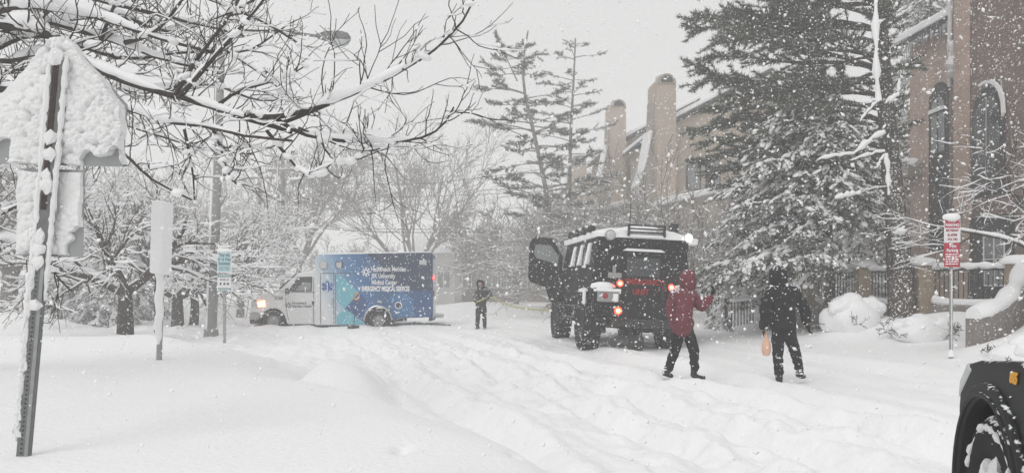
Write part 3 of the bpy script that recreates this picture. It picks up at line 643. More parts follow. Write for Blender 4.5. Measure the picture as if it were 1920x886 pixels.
def bough(rg, p0, az, L, rise, sag, tipup, n=9):
    """a bough leaving the trunk: first rising, then sagging, tip turned up"""
    t = np.linspace(0, 1, n); d = np.array([math.cos(az), math.sin(az), 0.])
    z = rise * t * L - sag * L * t ** 2 + tipup * L * np.clip(t - .6, 0, 1) ** 1.5
    bend = np.cumsum(rg.normal(size=n) * .02) * L; perp = np.array([-d[1], d[0], 0.])
    return np.array(p0) + d * (t * L)[:, None] + perp * bend[:, None] * t[:, None] + np.array([0, 0, 1.]) * z[:, None]

# two thin pines in the middle distance
def thin_pine(label, pts, Y, seed, levels, lens, n_az=4):
    rg = np.random.default_rng(seed); tp = [np.array(P(*q, Y)) for q in pts]; tp[0][2] = gz(tp[0][0], Y) - .2
    tr = resample(tp, 40); bs = []
    for lv, ln in zip(levels, lens):
        i = np.argmin(abs(tr[:, 2] - (EYE - (lv - HZ) * Y / F))); p0 = tr[i]
        az0 = rg.uniform(0, 6.28)
        for k in range(n_az):
            az = az0 + 6.28 * k / n_az + rg.normal() * .35; L = ln * Y / F * rg.uniform(.65, 1.1)
            bs.append(bough(rg, p0 + [0, 0, rg.normal() * .12], az, L, rg.uniform(.05, .4), rg.uniform(.1, .35), rg.uniform(.2, .8)))
    return tr, bs
tr, bs = thin_pine('', [(1040, 545), (1034, 400), (1012, 300), (1000, 240), (985, 180), (968, 150), (985, 95), (990, 58)], 44, 61,
                   [88, 108, 140, 175, 205, 225, 250, 275, 300, 330, 355, 385, 405], [28, 40, 62, 95, 90, 112, 110, 92, 105, 110, 125, 125, 130], 4)
rg = np.random.default_rng(3); fk = resample([np.array(P(970, 152, 44)), np.array(P(950, 110, 44)), np.array(P(931, 68, 44))], 9); bs.append(fk)
for q, ln in ((112, 26), (130, 36), (90, 18)): bs += [bough(rg, np.array(P(950 - (112 - q) * -.4, q, 44)), az, ln * 44 / F, .3, .1, .4) for az in (3.3, .4, 1.9)]
evergreen('pine_tree', 'leaning thin pine with a forked top, left of the other thin pine', tuple(tr[0]), tr, .20, bs, M['needle_gray'], 62, tw_len=.66, tw_per_m=8, tuft=(.17, .036), per_m=80, snow=.35, snow_size=.07, start=.42, lump_prob=.15, m_bark=M['bark_far_haze'])
tr, bs = thin_pine('', [(1066, 545), (1068, 420), (1068, 300), (1072, 200), (1077, 140), (1079, 72)], 48, 63,
                   [90, 118, 150, 178, 205, 228, 255, 285, 315, 345, 375, 400], [24, 55, 62, 72, 55, 90, 85, 80, 85, 90, 85, 80], 4)
evergreen('pine_tree', 'straight thin pine with sparse flat branches, left of the arched chimneys', tuple(tr[0]), tr, .19, bs, M['needle_gray'], 64, tw_len=.55, tw_per_m=5.5, tuft=(.16, .036), per_m=56, snow=.4, snow_size=.07, start=.45, lump_prob=.25, m_bark=M['bark_far_haze'])

# the tall dark pine and the snow laden spruce in front of the houses on the right
def right_pine():
    rg = np.random.default_rng(71); Y = 22.5
    tp = [np.array(P(*q)) for q in ((1692, 605, 18.2), (1688, 500, 18.6), (1676, 380, 19.6), (1660, 200, 21), (1648, 0, 22), (1630, -250, 22.4), (1620, -420, 22.5))]
    tp[0][2] = gz(tp[0][0], 18.2) - .2; tr = resample(tp, 40); bs = []
    for z in np.arange(4.8, 15.6, .40):
        i = np.argmin(abs(tr[:, 2] - z)); p0 = tr[i]; az0 = rg.uniform(0, 6.28)
        full = 5.0 * np.clip((16.4 - z) / 6.5, .25, 1) * np.clip((z - 2.5) / 3.5, .4, 1)
        for k in range(5):
            az = az0 + 6.28 * k / 5 + rg.normal() * .3
            L = full * rg.uniform(.6, 1.0)
            if math.cos(az) > -.12: L *= .09
            if math.sin(az) < -.3 and math.cos(az) > -.6: L *= .35
            elif math.sin(az) < -.5: L *= .75
            bs.append(bough(rg, p0, az, L, rg.uniform(.0, .35), rg.uniform(.05, .32), rg.uniform(.1, .6), 10))
    for px, py, k in ((1300, 152, 0), (1303, 52, 0), (1300, 28, 1), (1312, 108, 0), (1330, -20, 0), (1392, 60, 1), (1318, 205, 0), (1305, 238, 0), (1322, 262, 0), (1310, 292, 0), (1335, 318, 0), (1345, 225, 0), (1350, 280, 0), (1372, 180, 0), (1365, 340, 0)):      # the long sprays against the sky
        e = np.array(P(px, py + 8, 22.3)); z0 = e[2] - .3; i = np.argmin(abs(tr[:, 2] - z0)); a = tr[i]
        t = np.linspace(0, 1, 11)[:, None]; q = a * (1 - t) + e * t + np.array([0, 0, 1.]) * (.5 * np.sin(t * np.pi) - .45 * np.sin(t * np.pi) ** 2); q[:, 1] += np.cumsum(rg.normal(size=11) * .05)
        bs.append(q)
    r = evergreen('pine_tree', 'tall dark pine beside the brick house, its crown cut off by the top edge', tuple(tr[0]), tr, .30, bs, M['needle'], 72, tw_len=.95, tw_per_m=9, tuft=(.135, .024), per_m=170, droop=.02, snow=.30, snow_size=.036, start=.2, lump_prob=.05)
right_pine()
def dead_tree():
    Y = 18.6; b = P(1672, 605, Y); B = Vector((b.x, Y, gz(b.x, Y) - .2)); r = thing('dead_tree', 'thin dead tree plastered with white snow in its forks, standing against the dark pine', 'tree', B)
    p = lambda x, y: P(x, y, Y) - B
    MB().tube([Vector((0, 0, 0)), p(1668, 480), p(1662, 370), p(1650, 220), p(1642, 100), p(1640, -40)], [.075, .065, .055, .045, .035, .025], 8).build('trunk', M['bark'], r)
    br = MB(); mb = MB(); pts = [p(*q) for q in ((1640, -40), (1641, 20), (1640, 50), (1642, 88), (1641, 100), (1642, 136), (1643, 150), (1646, 190))]; f = Vector((0, -.035, 0))
    mb.tube([q + f for q in pts], [.05, .035, .10, .035, .04, .11, .04, .08], 8)
    for a, c, r0 in (((1645, 190), (1612, 228), .045), ((1645, 190), (1618, 194), .05), ((1642, 136), (1620, 139), .03), ((1640, 52), (1655, 40), .05), ((1660, 290), (1664, 365), .085), ((1658, 290), (1640, 318), .05), ((1684, 150), (1682, 180), .05), ((1682, 178), (1660, 194), .09), ((1672, 440), (1698, 434), .10), ((1656, 248), (1600, 290), .09), ((1600, 290), (1530, 302), .05), ((1656, 285), (1595, 303), .06), ((1610, 362), (1565, 374), .08), ((1664, 350), (1610, 362), .03)):
        u, v = p(*a), p(*c); L = (v - u).length; m = (u + v) / 2 + ZX * (.10 * L); n = 9; rr = random.Random(int(a[0] * 7 + c[1]))
        q = [u * (1 - t) ** 2 + m * 2 * t * (1 - t) + v * t * t + Vector((rr.uniform(-.02, .02), 0, rr.uniform(-.02, .02))) for t in [k / (n - 1) for k in range(n)]]
        mb.tube([k + f + ZX * .02 for k in q], [r0 * rr.uniform(.35, 1.05) * min(1, .5 + (n - 1 - k) / 4) for k in range(n)], 8); br.tube([k - ZX * .03 for k in q], [.026 - .002 * k for k in range(n)], 6)
    br.tube([p(1648, 190), p(1668, 175), p(1684, 150)], [.03, .02, .012], 6)
    br.build('branches', M['bark'], r)['kind'] = 'stuff'; mb.build('snow_load', M['snow'], r)['kind'] = 'stuff'
dead_tree()

def right_spruce():
    rg = np.random.default_rng(81); Y = 20.5; base = P(1556, 580, Y); b0 = np.array([base.x, Y, gz(base.x, Y) - .15])
    top = np.array(P(1545, 175, Y)); tr = resample([b0, (b0 + top) / 2 + [.05, 0, 0], top], 40); bs = []
    H = top[2] - b0[2]
    for f in np.linspace(.26, .97, 34):
        p0 = b0 + (top - b0) * f; az0 = rg.uniform(0, 6.28); full = 3.9 * (1 - f) ** .5 + .3
        for k in range(6):
            az = az0 + 6.28 * k / 6 + rg.normal() * .25; L = full * rg.uniform(.6, 1.08)
            if math.cos(az) > -.25 and f < .46: continue
            if math.cos(az) > .3: L *= .55
            elif math.sin(az) < -.5: L *= .6
            bs.append(bough(rg, p0, az, L, rg.uniform(.05, .3), rg.uniform(.22, .5), rg.uniform(.0, .2), 9))
    return evergreen('spruce_tree', 'broad spruce with drooping snow laden boughs behind the person in black', tuple(b0), tr, .14, bs, M['needle'], 82, tw_len=.6, tw_per_m=9, tuft=(.115, .022), per_m=140, droop=.32, snow=1.5, snow_size=.058, start=.2, lump_prob=.65, snow_hi=.9)
right_spruce()

def small_spruce(label, px, Y, h, wid, seed, m=None, snow=1.1):
    rg = np.random.default_rng(seed); b = P(px, 560, Y); b0 = np.array([b.x, Y, gz(b.x, Y) - .1]); top = b0 + [rg.normal() * .05, 0, h]; tr = resample([b0, (b0 + top) / 2, top], 20); bs = []
    for f in np.linspace(.06, .96, max(10, int(h * 4))):
        az0 = rg.uniform(0, 6.28)
        for k in range(6): bs.append(bough(rg, b0 + (top - b0) * f, az0 + 6.28 * k / 6 + rg.normal() * .2, wid * (1 - f) ** .75 * rg.uniform(.7, 1.05) + .12, .1, .5, .1, 7))
    return evergreen('spruce_tree', label, tuple(b0), tr, .07, bs, m or M['needle_gray'], seed + 1, tw_len=.38, tw_per_m=7, tuft=(.11, .032), per_m=44, droop=.3, snow=snow, snow_size=.08, start=.15, lump_prob=.6)
small_spruce('bushy snow covered evergreen on the left lawn behind the leaning sign post', 130, 33, 3.6, 2.0, 91, snow=1.7)
small_spruce('snow covered evergreen on the left lawn, left of the crooked forked tree', 190, 31, 3.0, 1.7, 93, snow=1.7)
small_spruce('small snowy evergreen behind the forked tree trunk', 262, 35, 3.0, 1.6, 95, snow=1.7)
small_spruce('tall dark evergreen behind the roof of the brick house', 1745, 33, 19.0, 3.6, 105, m=M['needle'], snow=.5)
small_spruce('dark evergreen filling the gap left of the brick house wall', 1672, 27.5, 6.5, 1.8, 107, m=M['needle'], snow=.7)
small_spruce('dark evergreen behind the fence between the spruce trunk and the pine trunk', 1592, 26, 4.6, 1.9, 109, m=M['needle'], snow=.8)
small_spruce('dark evergreen bush under the spruce boughs, left of the person in black', 1392, 24, 2.6, 1.2, 97, m=M['needle'], snow=1.1)
small_spruce('low evergreen shrub seen through the fence right of the spruce trunk', 1610, 24, 2.4, 1.2, 99, m=M['needle'], snow=.7)

# ------------------------------------------------------------------ buildings
UX = Vector((-.0731, .9973, 0)); NX = Vector((.9973, .0731, 0))
def frame_fn(o, a, b):   # local (u along a, v up, w along b)
    return lambda u, v, w_: o + a * u + b * w_ + ZX * v
def arch_poly(w_, h, pointed=False, n=10):
    """opening w wide, h high to the crown, standing on v = 0"""
    r = w_ / 2; pts = [(-r, 0)]
    pts.append((r, 0))
    for k in range(n + 1):
        t = math.pi * k / n; pts.append((r * math.cos(t), h - r * (1.35 if pointed else 1) + r * (1.35 if pointed else 1) * math.sin(t) ** (.8 if pointed else 1)))
    return pts

def row_house(label, px_wall, Y, py_eave, ch, wing_px, seed):
    o = P(px_wall, 560, Y); o.z = 0; z_e = EYE - (py_eave - HZ) * Y / F
    r = thing('row_house', label, 'house', o, group='tan row houses along the right side of the street')
    O = Vector((0, 0, 0)); g = frame_fn(O, NX, UX)
    MB().prism([(0, -.5), (9, -.5), (9, z_e), (5.8, z_e + 3.1), (0, z_e)], 0, 9, g).build('wall', M['stucco'], r)
    rf = MB(); rf.prism([(-.45, z_e - .1), (5.8, z_e + 3.2), (5.8, z_e + 3.32), (-.45, z_e + .02)], -.35, 9.3, g); rf.prism([(5.8, z_e + 3.2), (9.5, z_e - .1), (9.5, z_e + .05), (5.8, z_e + 3.32)], -.35, 9.3, g); ro = rf.build('roof', M['frame_dark'], r)
    sn = MB(); sn.prism([(-.5, z_e + .03), (5.8, z_e + 3.33), (5.8, z_e + 3.62), (-.48, z_e + .30)], -.4, 9.35, g); sn.prism([(5.8, z_e + 3.33), (9.5, z_e + .06), (9.45, z_e + .33), (5.8, z_e + 3.62)], -.4, 9.35, g); sn.build('roof_snow', M['snow'], ro, bevel=.06)
    for u in (1.5, 2.6):
        fr = MB().prism([(u - .42, z_e - 3.4), (u + .42, z_e - 3.4), (u + .42, z_e - 1.7), (u - .42, z_e - 1.7)], -.06, .05, g).build('window', M['frame_dark'], r)
        MB().prism([(u - .34, z_e - 3.32), (u + .34, z_e - 3.32), (u + .34, z_e - 1.78), (u - .34, z_e - 1.78)], -.075, -.063, g).build('pane', M['glass_gray'], fr)
    # lower snow roofed wing in front
    MB().prism([(-.6, -.5), (5, -.5), (5, z_e - 3.2), (-.6, z_e - 4.4)], -2.6, -.05, g).build('wing_wall', M['stucco_gray'], r)
    MB().prism([(-1.0, z_e - 4.5), (5.1, z_e - 3.15), (5.1, z_e - 2.85), (-1.0, z_e - 4.15)], -2.9, -.0, g).build('wing_roof_snow', M['snow'], r, bevel=.08)
    # chimney stack with an arched top, set at the corner toward the street
    x0, x1, py_top, dY = ch; Yc = Y - dY; c = P((x0 + x1) / 2, 560, Yc); c.z = 0; c -= o; wd = (x1 - x0) * Yc / F; z_t = EYE - (py_top - HZ) * Yc / F; gc = frame_fn(c, NX, UX)
    pol = [(u, v - .5) for u, v in arch_poly(wd, z_t + .5)]
    st = MB().prism(pol, 0, 2.1, gc).build('chimney', M['stucco'], r)
    ring = [(u * 1.0, v + z_t - wd * .5 - .02) for u, v in arch_poly(wd * .98, wd * .5 + .02)]
    MB().prism(ring, -.07, -.003, gc).build('arch_band', M['stucco_gray'], st)
    MB().prism([(u, v + z_t - wd * .5 + .04) for u, v in arch_poly(wd * .66, wd * .36)], -.09, -.072, gc).build('arch_opening', M['frame_dark'], st)
    MB().prism([(-wd / 2 - .9, -.5), (-wd / 2 + .1, -.5), (-wd / 2 + .1, z_t - wd * 1.2), (-wd / 2 - .06, z_t - wd * 1.2), (-wd / 2 - .12, z_t - 3.0), (-wd / 2 - .5, z_t - 4.9), (-wd / 2 - .9, z_t - 6)], .55, 2.0, gc).build('buttress', M['stucco_gray'], st)
    MB().prism([(-wd / 2 - .10, z_t - 3.0), (-wd / 2 - .48, z_t - 4.9), (-wd / 2 - .88, z_t - 6), (-wd / 2 - .98, z_t - 5.9), (-wd / 2 - .62, z_t - 4.75), (-wd / 2 - .26, z_t - 2.9)], .5, 2.05, gc).build('buttress_snow', M['snow'], st, bevel=.04)
    mb = MB(); mb.blob(tuple(c + NX * 0 + UX * 1.0 + ZX * (z_t + .0)), (wd * .34, .9, .14), 2, seed, .2); mb.build('chimney_snow', M['snow'], st)
    return r
row_house('nearest tan row house, with the tallest arched chimney, left of the spruce', 1250, 44, 240, (1232, 1268, 138, 1.2), 0, 1)
row_house('middle tan row house with an arched chimney beside the straight thin pine', 1153, 55, 276, (1146, 1174, 186, 1.2), 0, 2)
row_house('farthest row house, its arched chimney seen through branches of the thin pines', 1078, 74, 345, (1070, 1100, 290, 1.2), 0, 3)

def brick_house():
    Y0 = 26.2; A = P(1706, 560, Y0); A.z = 0
    r = thing('brick_house', 'near brick house at the right edge with tall narrow arched windows and icicles', 'house', A)
    g = frame_fn(Vector((0, 0, 0)), -UX, NX)       # u toward the camera, w away from the street
    ze = EYE + (HZ - 80) * 26.2 / F; ze = 9.35; LU = 3.15
    MB().prism([(0, -.5), (LU, -.5), (LU, ze), (0, ze)], 0, 8, g).build('wall', M['brick'], r)
    gr = frame_fn(Vector((0, 0, 0)), NX, -UX)
    ro = MB().prism([(-.4, ze - .12), (5, ze + 2.6), (5, ze + 2.8), (-.4, ze + .06)], -.45, LU + .2, gr).build('roof', M['frame_dark'], r)
    MB().prism([(-.46, ze + .06), (5, ze + 2.8), (5, ze + 3.1), (-.42, ze + .34)], -.5, LU + .2, gr).build('roof_snow', M['snow'], ro, bevel=.07)
    rg = random.Random(4); ic = MB()
    for k in range(60):
        u = rg.uniform(-.42, LU + .1); L = rg.uniform(.08, .42) * (.5 + abs(math.sin(u * 3.1))); p = NX * -.40 - UX * u + ZX * (ze - .1); ic.tube([p, p - ZX * L * .5, p - ZX * L], [.02, .012, .002], 5)
    ic.build('icicles', M['lens'], ro)
    # tall arched window: upper sash, spandrel, lower sash in one frame
    u0 = 1.62; wz = 2.6; wh = 5.05; ww = .84
    fr = MB().prism([(u0 + u, wz + v) for u, v in arch_poly(ww + .16, wh + .1)], -.05, .05, g).build('window', M['frame_dark'], r)
    MB().prism([(u0 + u * .98, wz + 2.95 + v) for u, v in arch_poly(ww * .8, 1.75)], -.07, -.053, g).build('pane', M['glass_gray'], fr)
    MB().prism([(u0 - .33, wz + .1), (u0 + .33, wz + .1), (u0 + .33, wz + 2.3), (u0 - .33, wz + 2.3)], -.07, -.053, g).build('pane', M['glass_dark'], fr)
    bars = MB().prism([(u0 - .02, wz + .1), (u0 + .02, wz + .1), (u0 + .02, wz + 4.6), (u0 - .02, wz + 4.6)], -.09, -.072, g)
    for v in (1.2, 2.3, 2.95, 4.2): bars.prism([(u0 - .36, wz + v), (u0 + .36, wz + v), (u0 + .36, wz + v + .05), (u0 - .36, wz + v + .05)], -.11, -.092, g)
    bars.build('muntin', M['frame_dark'], fr)
    MB().prism([(u0 - .4, wz + 4.25), (u0 + .4, wz + 4.25), (u0 + .36, wz + 4.36), (u0 - .36, wz + 4.36)], -.14, -.112, g).build('snow_ledge', M['snow'], fr)
    # deep dark gabled bay toward the camera
    q = LU + .003; pr = -.7
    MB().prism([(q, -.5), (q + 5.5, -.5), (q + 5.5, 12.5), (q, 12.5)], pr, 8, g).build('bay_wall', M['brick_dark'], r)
    MB().prism([(q + .55, -.5), (q + .95, -.5), (q + .95, 12.4), (q + .55, 12.4)], pr - .22, pr - .003, g).build('pilaster', M['brick'], r)
    mb = MB()
    for u, v0, v1, rr in ((.12, 7.2, 12.4, .09), (.5, 8.2, 12.4, .08), (.3, 7.4, 8.4, .22)): 
        pts = [-UX * (q + u + rg.uniform(-.05, .05)) + NX * (pr - .03) + ZX * (v0 + (v1 - v0) * k / 8) for k in range(9)]; mb.tube(pts, [rr * rg.uniform(.5, 1.3) for _ in pts], 7)
    mb.build('plastered_snow', M['snow_clump'], r)
    uc = q + 1.75
    f2 = MB().prism([(uc + u, 3.9 + v) for u, v in arch_poly(1.25, 2.9, True)], pr - .06, pr - .003, g).build('window', M['frame_dark'], r)
    MB().prism([(uc + u, 4.0 + v) for u, v in arch_poly(1.02, 2.55, True)], pr - .085, pr - .064, g).build('pane', M['glass_dark'], f2)
    cap = arch_poly(1.5, 1.0, True)[2:9]; capo = [(u, v) for u, v in cap] + [(u * .9, v - .08) for u, v in cap[::-1]]
    MB().prism([(uc + u, 5.95 + v) for u, v in capo], pr - .16, pr - .087, g).build('snow_ledge', M['snow'], f2)
    MB().prism([(uc - .03, 4), (uc + .03, 4), (uc + .03, 6.5), (uc - .03, 6.5)], pr - .10, pr - .088, g).build('muntin', M['stucco_gray'], f2)
    # dark entrance with a glazed door below
    dr = MB().prism([(uc - .75, .6), (uc + .95, .6), (uc + .95, 3.35), (uc - .75, 3.35)], pr - .05, pr - .003, g).build('door', M['frame_dark'], r)
    gl = MB()
    for u in (-.1, .3):
        for v in (1.55, 2.25): gl.prism([(uc + u, v), (uc + u + .32, v), (uc + u + .32, v + .6), (uc + u, v + .6)], pr - .07, pr - .052, g)
    gl.build('door_pane', M['glass_gray'], dr)
    fm = MB()
    for u in (-.14, .26, .66): fm.prism([(uc + u, 1.5), (uc + u + .04, 1.5), (uc + u + .04, 2.9), (uc + u, 2.9)], pr - .09, pr - .072, g)
    for v in (1.5, 2.19, 2.88): fm.prism([(uc - .1, v), (uc + .66, v), (uc + .66, v + .04), (uc - .1, v + .04)], pr - .11, pr - .092, g)
    fm.build('door_frame', M['white_sign'], dr)
    MB().prism([(-.1, 5.0), (.75, 5.0), (.75, 5.35), (-.1, 5.35)], -.5, -.003, g).build('balcony', M['stucco_gray'], r)
    MB().blob(tuple(-UX * .3 + NX * -.25 + ZX * 5.42), (.35, .5, .2), 2, 3).build('balcony_snow', M['snow'], r)
brick_house()

def far_block(name, label, px0, px1, Y, py_top, m, cat, nwin, rows, roof_rise, depth=12):
    a, b = P(px0, 560, Y), P(px1, 560, Y); z = EYE - (py_top - HZ) * Y / F; wd = b.x - a.x
    r = thing(name, label, cat, (a.x, Y, 0))
    MB().box(0, wd, 0, depth, -.5, z).build('wall', m, r)
    if roof_rise:
        fn = lambda u, v, w_: Vector((w_, u, v))
        ro = MB().prism([(-.4, z), (depth + .4, z), (depth / 2, z + roof_rise)], -.3, wd + .3, fn).build('roof', M['snow'], r)
    else:
        MB().box(-.2, wd + .2, -.2, depth, z, z + .35).build('roof_snow', M['snow'], r, bevel=.1)
    for j in range(rows):
        for i in range(nwin):
            x = wd * (i + .5) / nwin; zz = 1.3 + 2.9 * j
            if zz + 1.5 > z: continue
            f = MB().box(x - .6, x + .6, -.08, .05, zz, zz + 1.45).build('window', M['white_sign'], r)
            MB().box(x - .5, x - .04, -.1, -.083, zz + .08, zz + 1.37).box(x + .04, x + .5, -.1, -.083, zz + .08, zz + 1.37).build('pane', M['glass_gray'], f)
    return r
far_block('white_house', 'pale sided house seen past the back of the ambulance', 772, 852, 66, 474, M['siding'], 'house', 2, 2, 2.4)
far_block('brick_block', 'long brick block fading in the snow between the ambulance and the truck', 853, 1075, 76, 452, M['brick_far'], 'building', 8, 2, 0)

# ------------------------------------------------------------------ utility poles and wires
def utility_pole(label, px, Y, py_top, arm):
    p = P(px, 560, Y); z = EYE - (py_top - HZ) * Y / F
    r = thing('utility_pole', label, 'utility pole', (p.x, Y, gz(p.x, Y) - .3), group='wooden utility poles behind the ambulance cab')
    MB().tube([(0, 0, 0), (.02, 0, z / 2), (0, 0, z + .3)], [.17, .15, .12], 10).build('post', M['bark_far_haze'], r)
    MB().box(-1.1, 1.1, -.15, -.03, z - .7, z - .58).build('crossarm', M['bark_far_haze'], r)
    MB().box(-1.1, 1.1, -.15, -.03, z - .58, z - .52).build('crossarm_snow', M['snow'], r)
    for x in (-.95, -.5, .5, .95): MB().lathe([(.0, 0), (.05, 0), (.06, .06), (.03, .12), (0, .13)], (x, -.09, z - .52), (0, 0, 1), 8).build('insulator', M['lens'], r)
utility_pole('taller utility pole behind the ambulance cab', 530, 52, 315, 1)
utility_pole('utility pole left of the taller one, beside the frosted tree', 487, 58, 330, 1)
for k, (pts, Y, lab) in enumerate((
        ([(530, 322), (640, 346), (800, 345), (960, 326), (1120, 300)], 52, 'topmost of the thin wires crossing the sky behind the two thin pines'),
        ([(530, 335), (640, 371), (800, 368), (960, 362), (1120, 352)], 52, 'second wire from the top, crossing the big hazy bare tree'),
        ([(487, 352), (640, 400), (860, 402), (960, 390), (1120, 378)], 57, 'third wire from the top, across the middle of the hazy bare tree'),
        ([(487, 410), (640, 428), (800, 430), (960, 428), (1120, 424)], 57, 'upper of the two low dark wires just above the ambulance roof'),
        ([(530, 418), (640, 432), (800, 436), (960, 433), (1120, 428)], 52, 'lower of the two low dark wires just above the ambulance roof'))):
    q = resample([P(a, b, Y) for a, b in pts], 30); V, Fq = tubes([q], [np.full(30, .022 if k > 2 else .016)], 5)
    tag(link('overhead_wire', np_mesh('overhead_wire', V, Fq), M['wire']), lab, 'wire', 'overhead wires behind the ambulance')

# ------------------------------------------------------------------ street lamp
def street_lamp():
    Y = 24; b = P(396, 610, Y); z0 = gz(b.x, Y) - .2
    r = thing('street_lamp', 'tall grey street lamp whose long arm reaches out of the snowy boughs', 'street lamp', (b.x, Y, z0))
    top = P(416, 60, Y) - Vector((b.x, Y, z0))
    MB().tube([(0, 0, 0), top * .5 + Vector((.02, 0, 0)), top], [.15, .125, .10], 14).build('pole', M['pole_gray'], r)
    sn = MB(); n = 14; sn.tube([top * (.03 + .55 * k / n) + Vector((-.115, -.06, 0)) for k in range(n + 1)], [.045 + .015 * math.sin(k * 2.3) for k in range(n + 1)], 7); sn.build('wind_snow', M['snow'], r)
    MB().tube([(0, 0, .0), (0, 0, .42)], [.24, .2], 12).build('base_collar', M['pole_gray'], r)
    head = P(595, 68, Y) - Vector((b.x, Y, z0))
    MB().tube([top - Vector((0, 0, .25)), top + Vector((.7, 0, .02)), top + Vector((1.8, 0, .02)), head], [.06, .055, .05, .045], 8).build('arm', M['post_gray'], r)
    h = thing_part = MB(); fn = lambda u, v, w_: Vector((head.x + u, w_, head.z + v))
    h.prism([(-.05, -.03), (.2, -.11), (.55, -.13), (.9, -.12), (1.0, -.04), (.95, .06), (.7, .13), (.3, .12), (0, .05)], -.16, .16, fn); ho = h.build('lamp_head', M['post_gray'], r, bevel=.04)
    MB().blob((head.x + .65, 0, head.z - .14), (.34, .15, .2), 2, 1, 0.0).build('lamp_globe', M['lens'], ho)
    MB().lathe([(0, .1), (.05, .1), (.05, 0), (.03, 0)], (head.x + .35, 0, head.z + .12), (0, 0, 1), 10).build('photocell', M['frame_dark'], ho)
    MB().prism([(.28, .122), (.7, .132), (.93, .07), (.9, .12), (.7, .19), (.3, .17)], -.13, .13, fn).build('snow_cap', M['snow'], ho)
street_lamp()

# ------------------------------------------------------------------ signs and posts
def snow_layer(poly_in, bare, x0, x1, z0, z1, y, amp, freq, step, seed):
    """a clumpy crust of wind driven snow on a plate facing -y"""
    nx, nz = int((x1 - x0) / step), int((z1 - z0) / step); X, Z = np.meshgrid(np.linspace(x0, x1, nx), np.linspace(z0, z1, nz))
    wob = vnoise(X * 9, Z * 9, seed) * .03
    ins = poly_in(X + wob, Z + wob) & ~bare(X + vnoise(X * 14, Z * 14, 3) * .10, Z + vnoise(X * 14, Z * 14, 8) * .10)
    X0, Z0 = X, Z; X = X0 + .05 * vnoise(X0 * 6, Z0 * 6, 31) + .35 * Z0; Z = Z0 + .05 * vnoise(X0 * 6, Z0 * 6, 37) - .35 * X0
    amp = amp * np.clip(.75 + 1.5 * fbm(X0 * 2.2, Z0 * 2.2, 2, seed + 40), .25, 1.5)
    hgt = amp * (.12 + .95 * bubbles(X * freq, Z * freq, seed) + .35 * bubbles(X * freq * 2.3, Z * freq * 2.3, seed + 3)) + .012 * vnoise(X * 3, Z * 3, 5)
    X, Z = X0, Z0
    V = np.stack([X, np.full_like(X, y) - hgt, Z], -1); Vb = np.stack([X, np.full_like(X, y + .004), Z], -1)
    idx = np.arange(X.size).reshape(X.shape); q = np.stack([idx[:-1, :-1], idx[:-1, 1:], idx[1:, 1:], idx[1:, :-1]], -1)
    keep = ins[:-1, :-1] & ins[:-1, 1:] & ins[1:, 1:] & ins[1:, :-1]; f = q[keep]
    # rim verts fall to the plate
    cnt = np.bincount(f.ravel(), minlength=X.size); rim = ((cnt > 0) & (cnt < 4)).reshape(X.shape); V[..., 1] = np.where(rim, y + .003, V[..., 1])
    return V.reshape(-1, 3), [f]

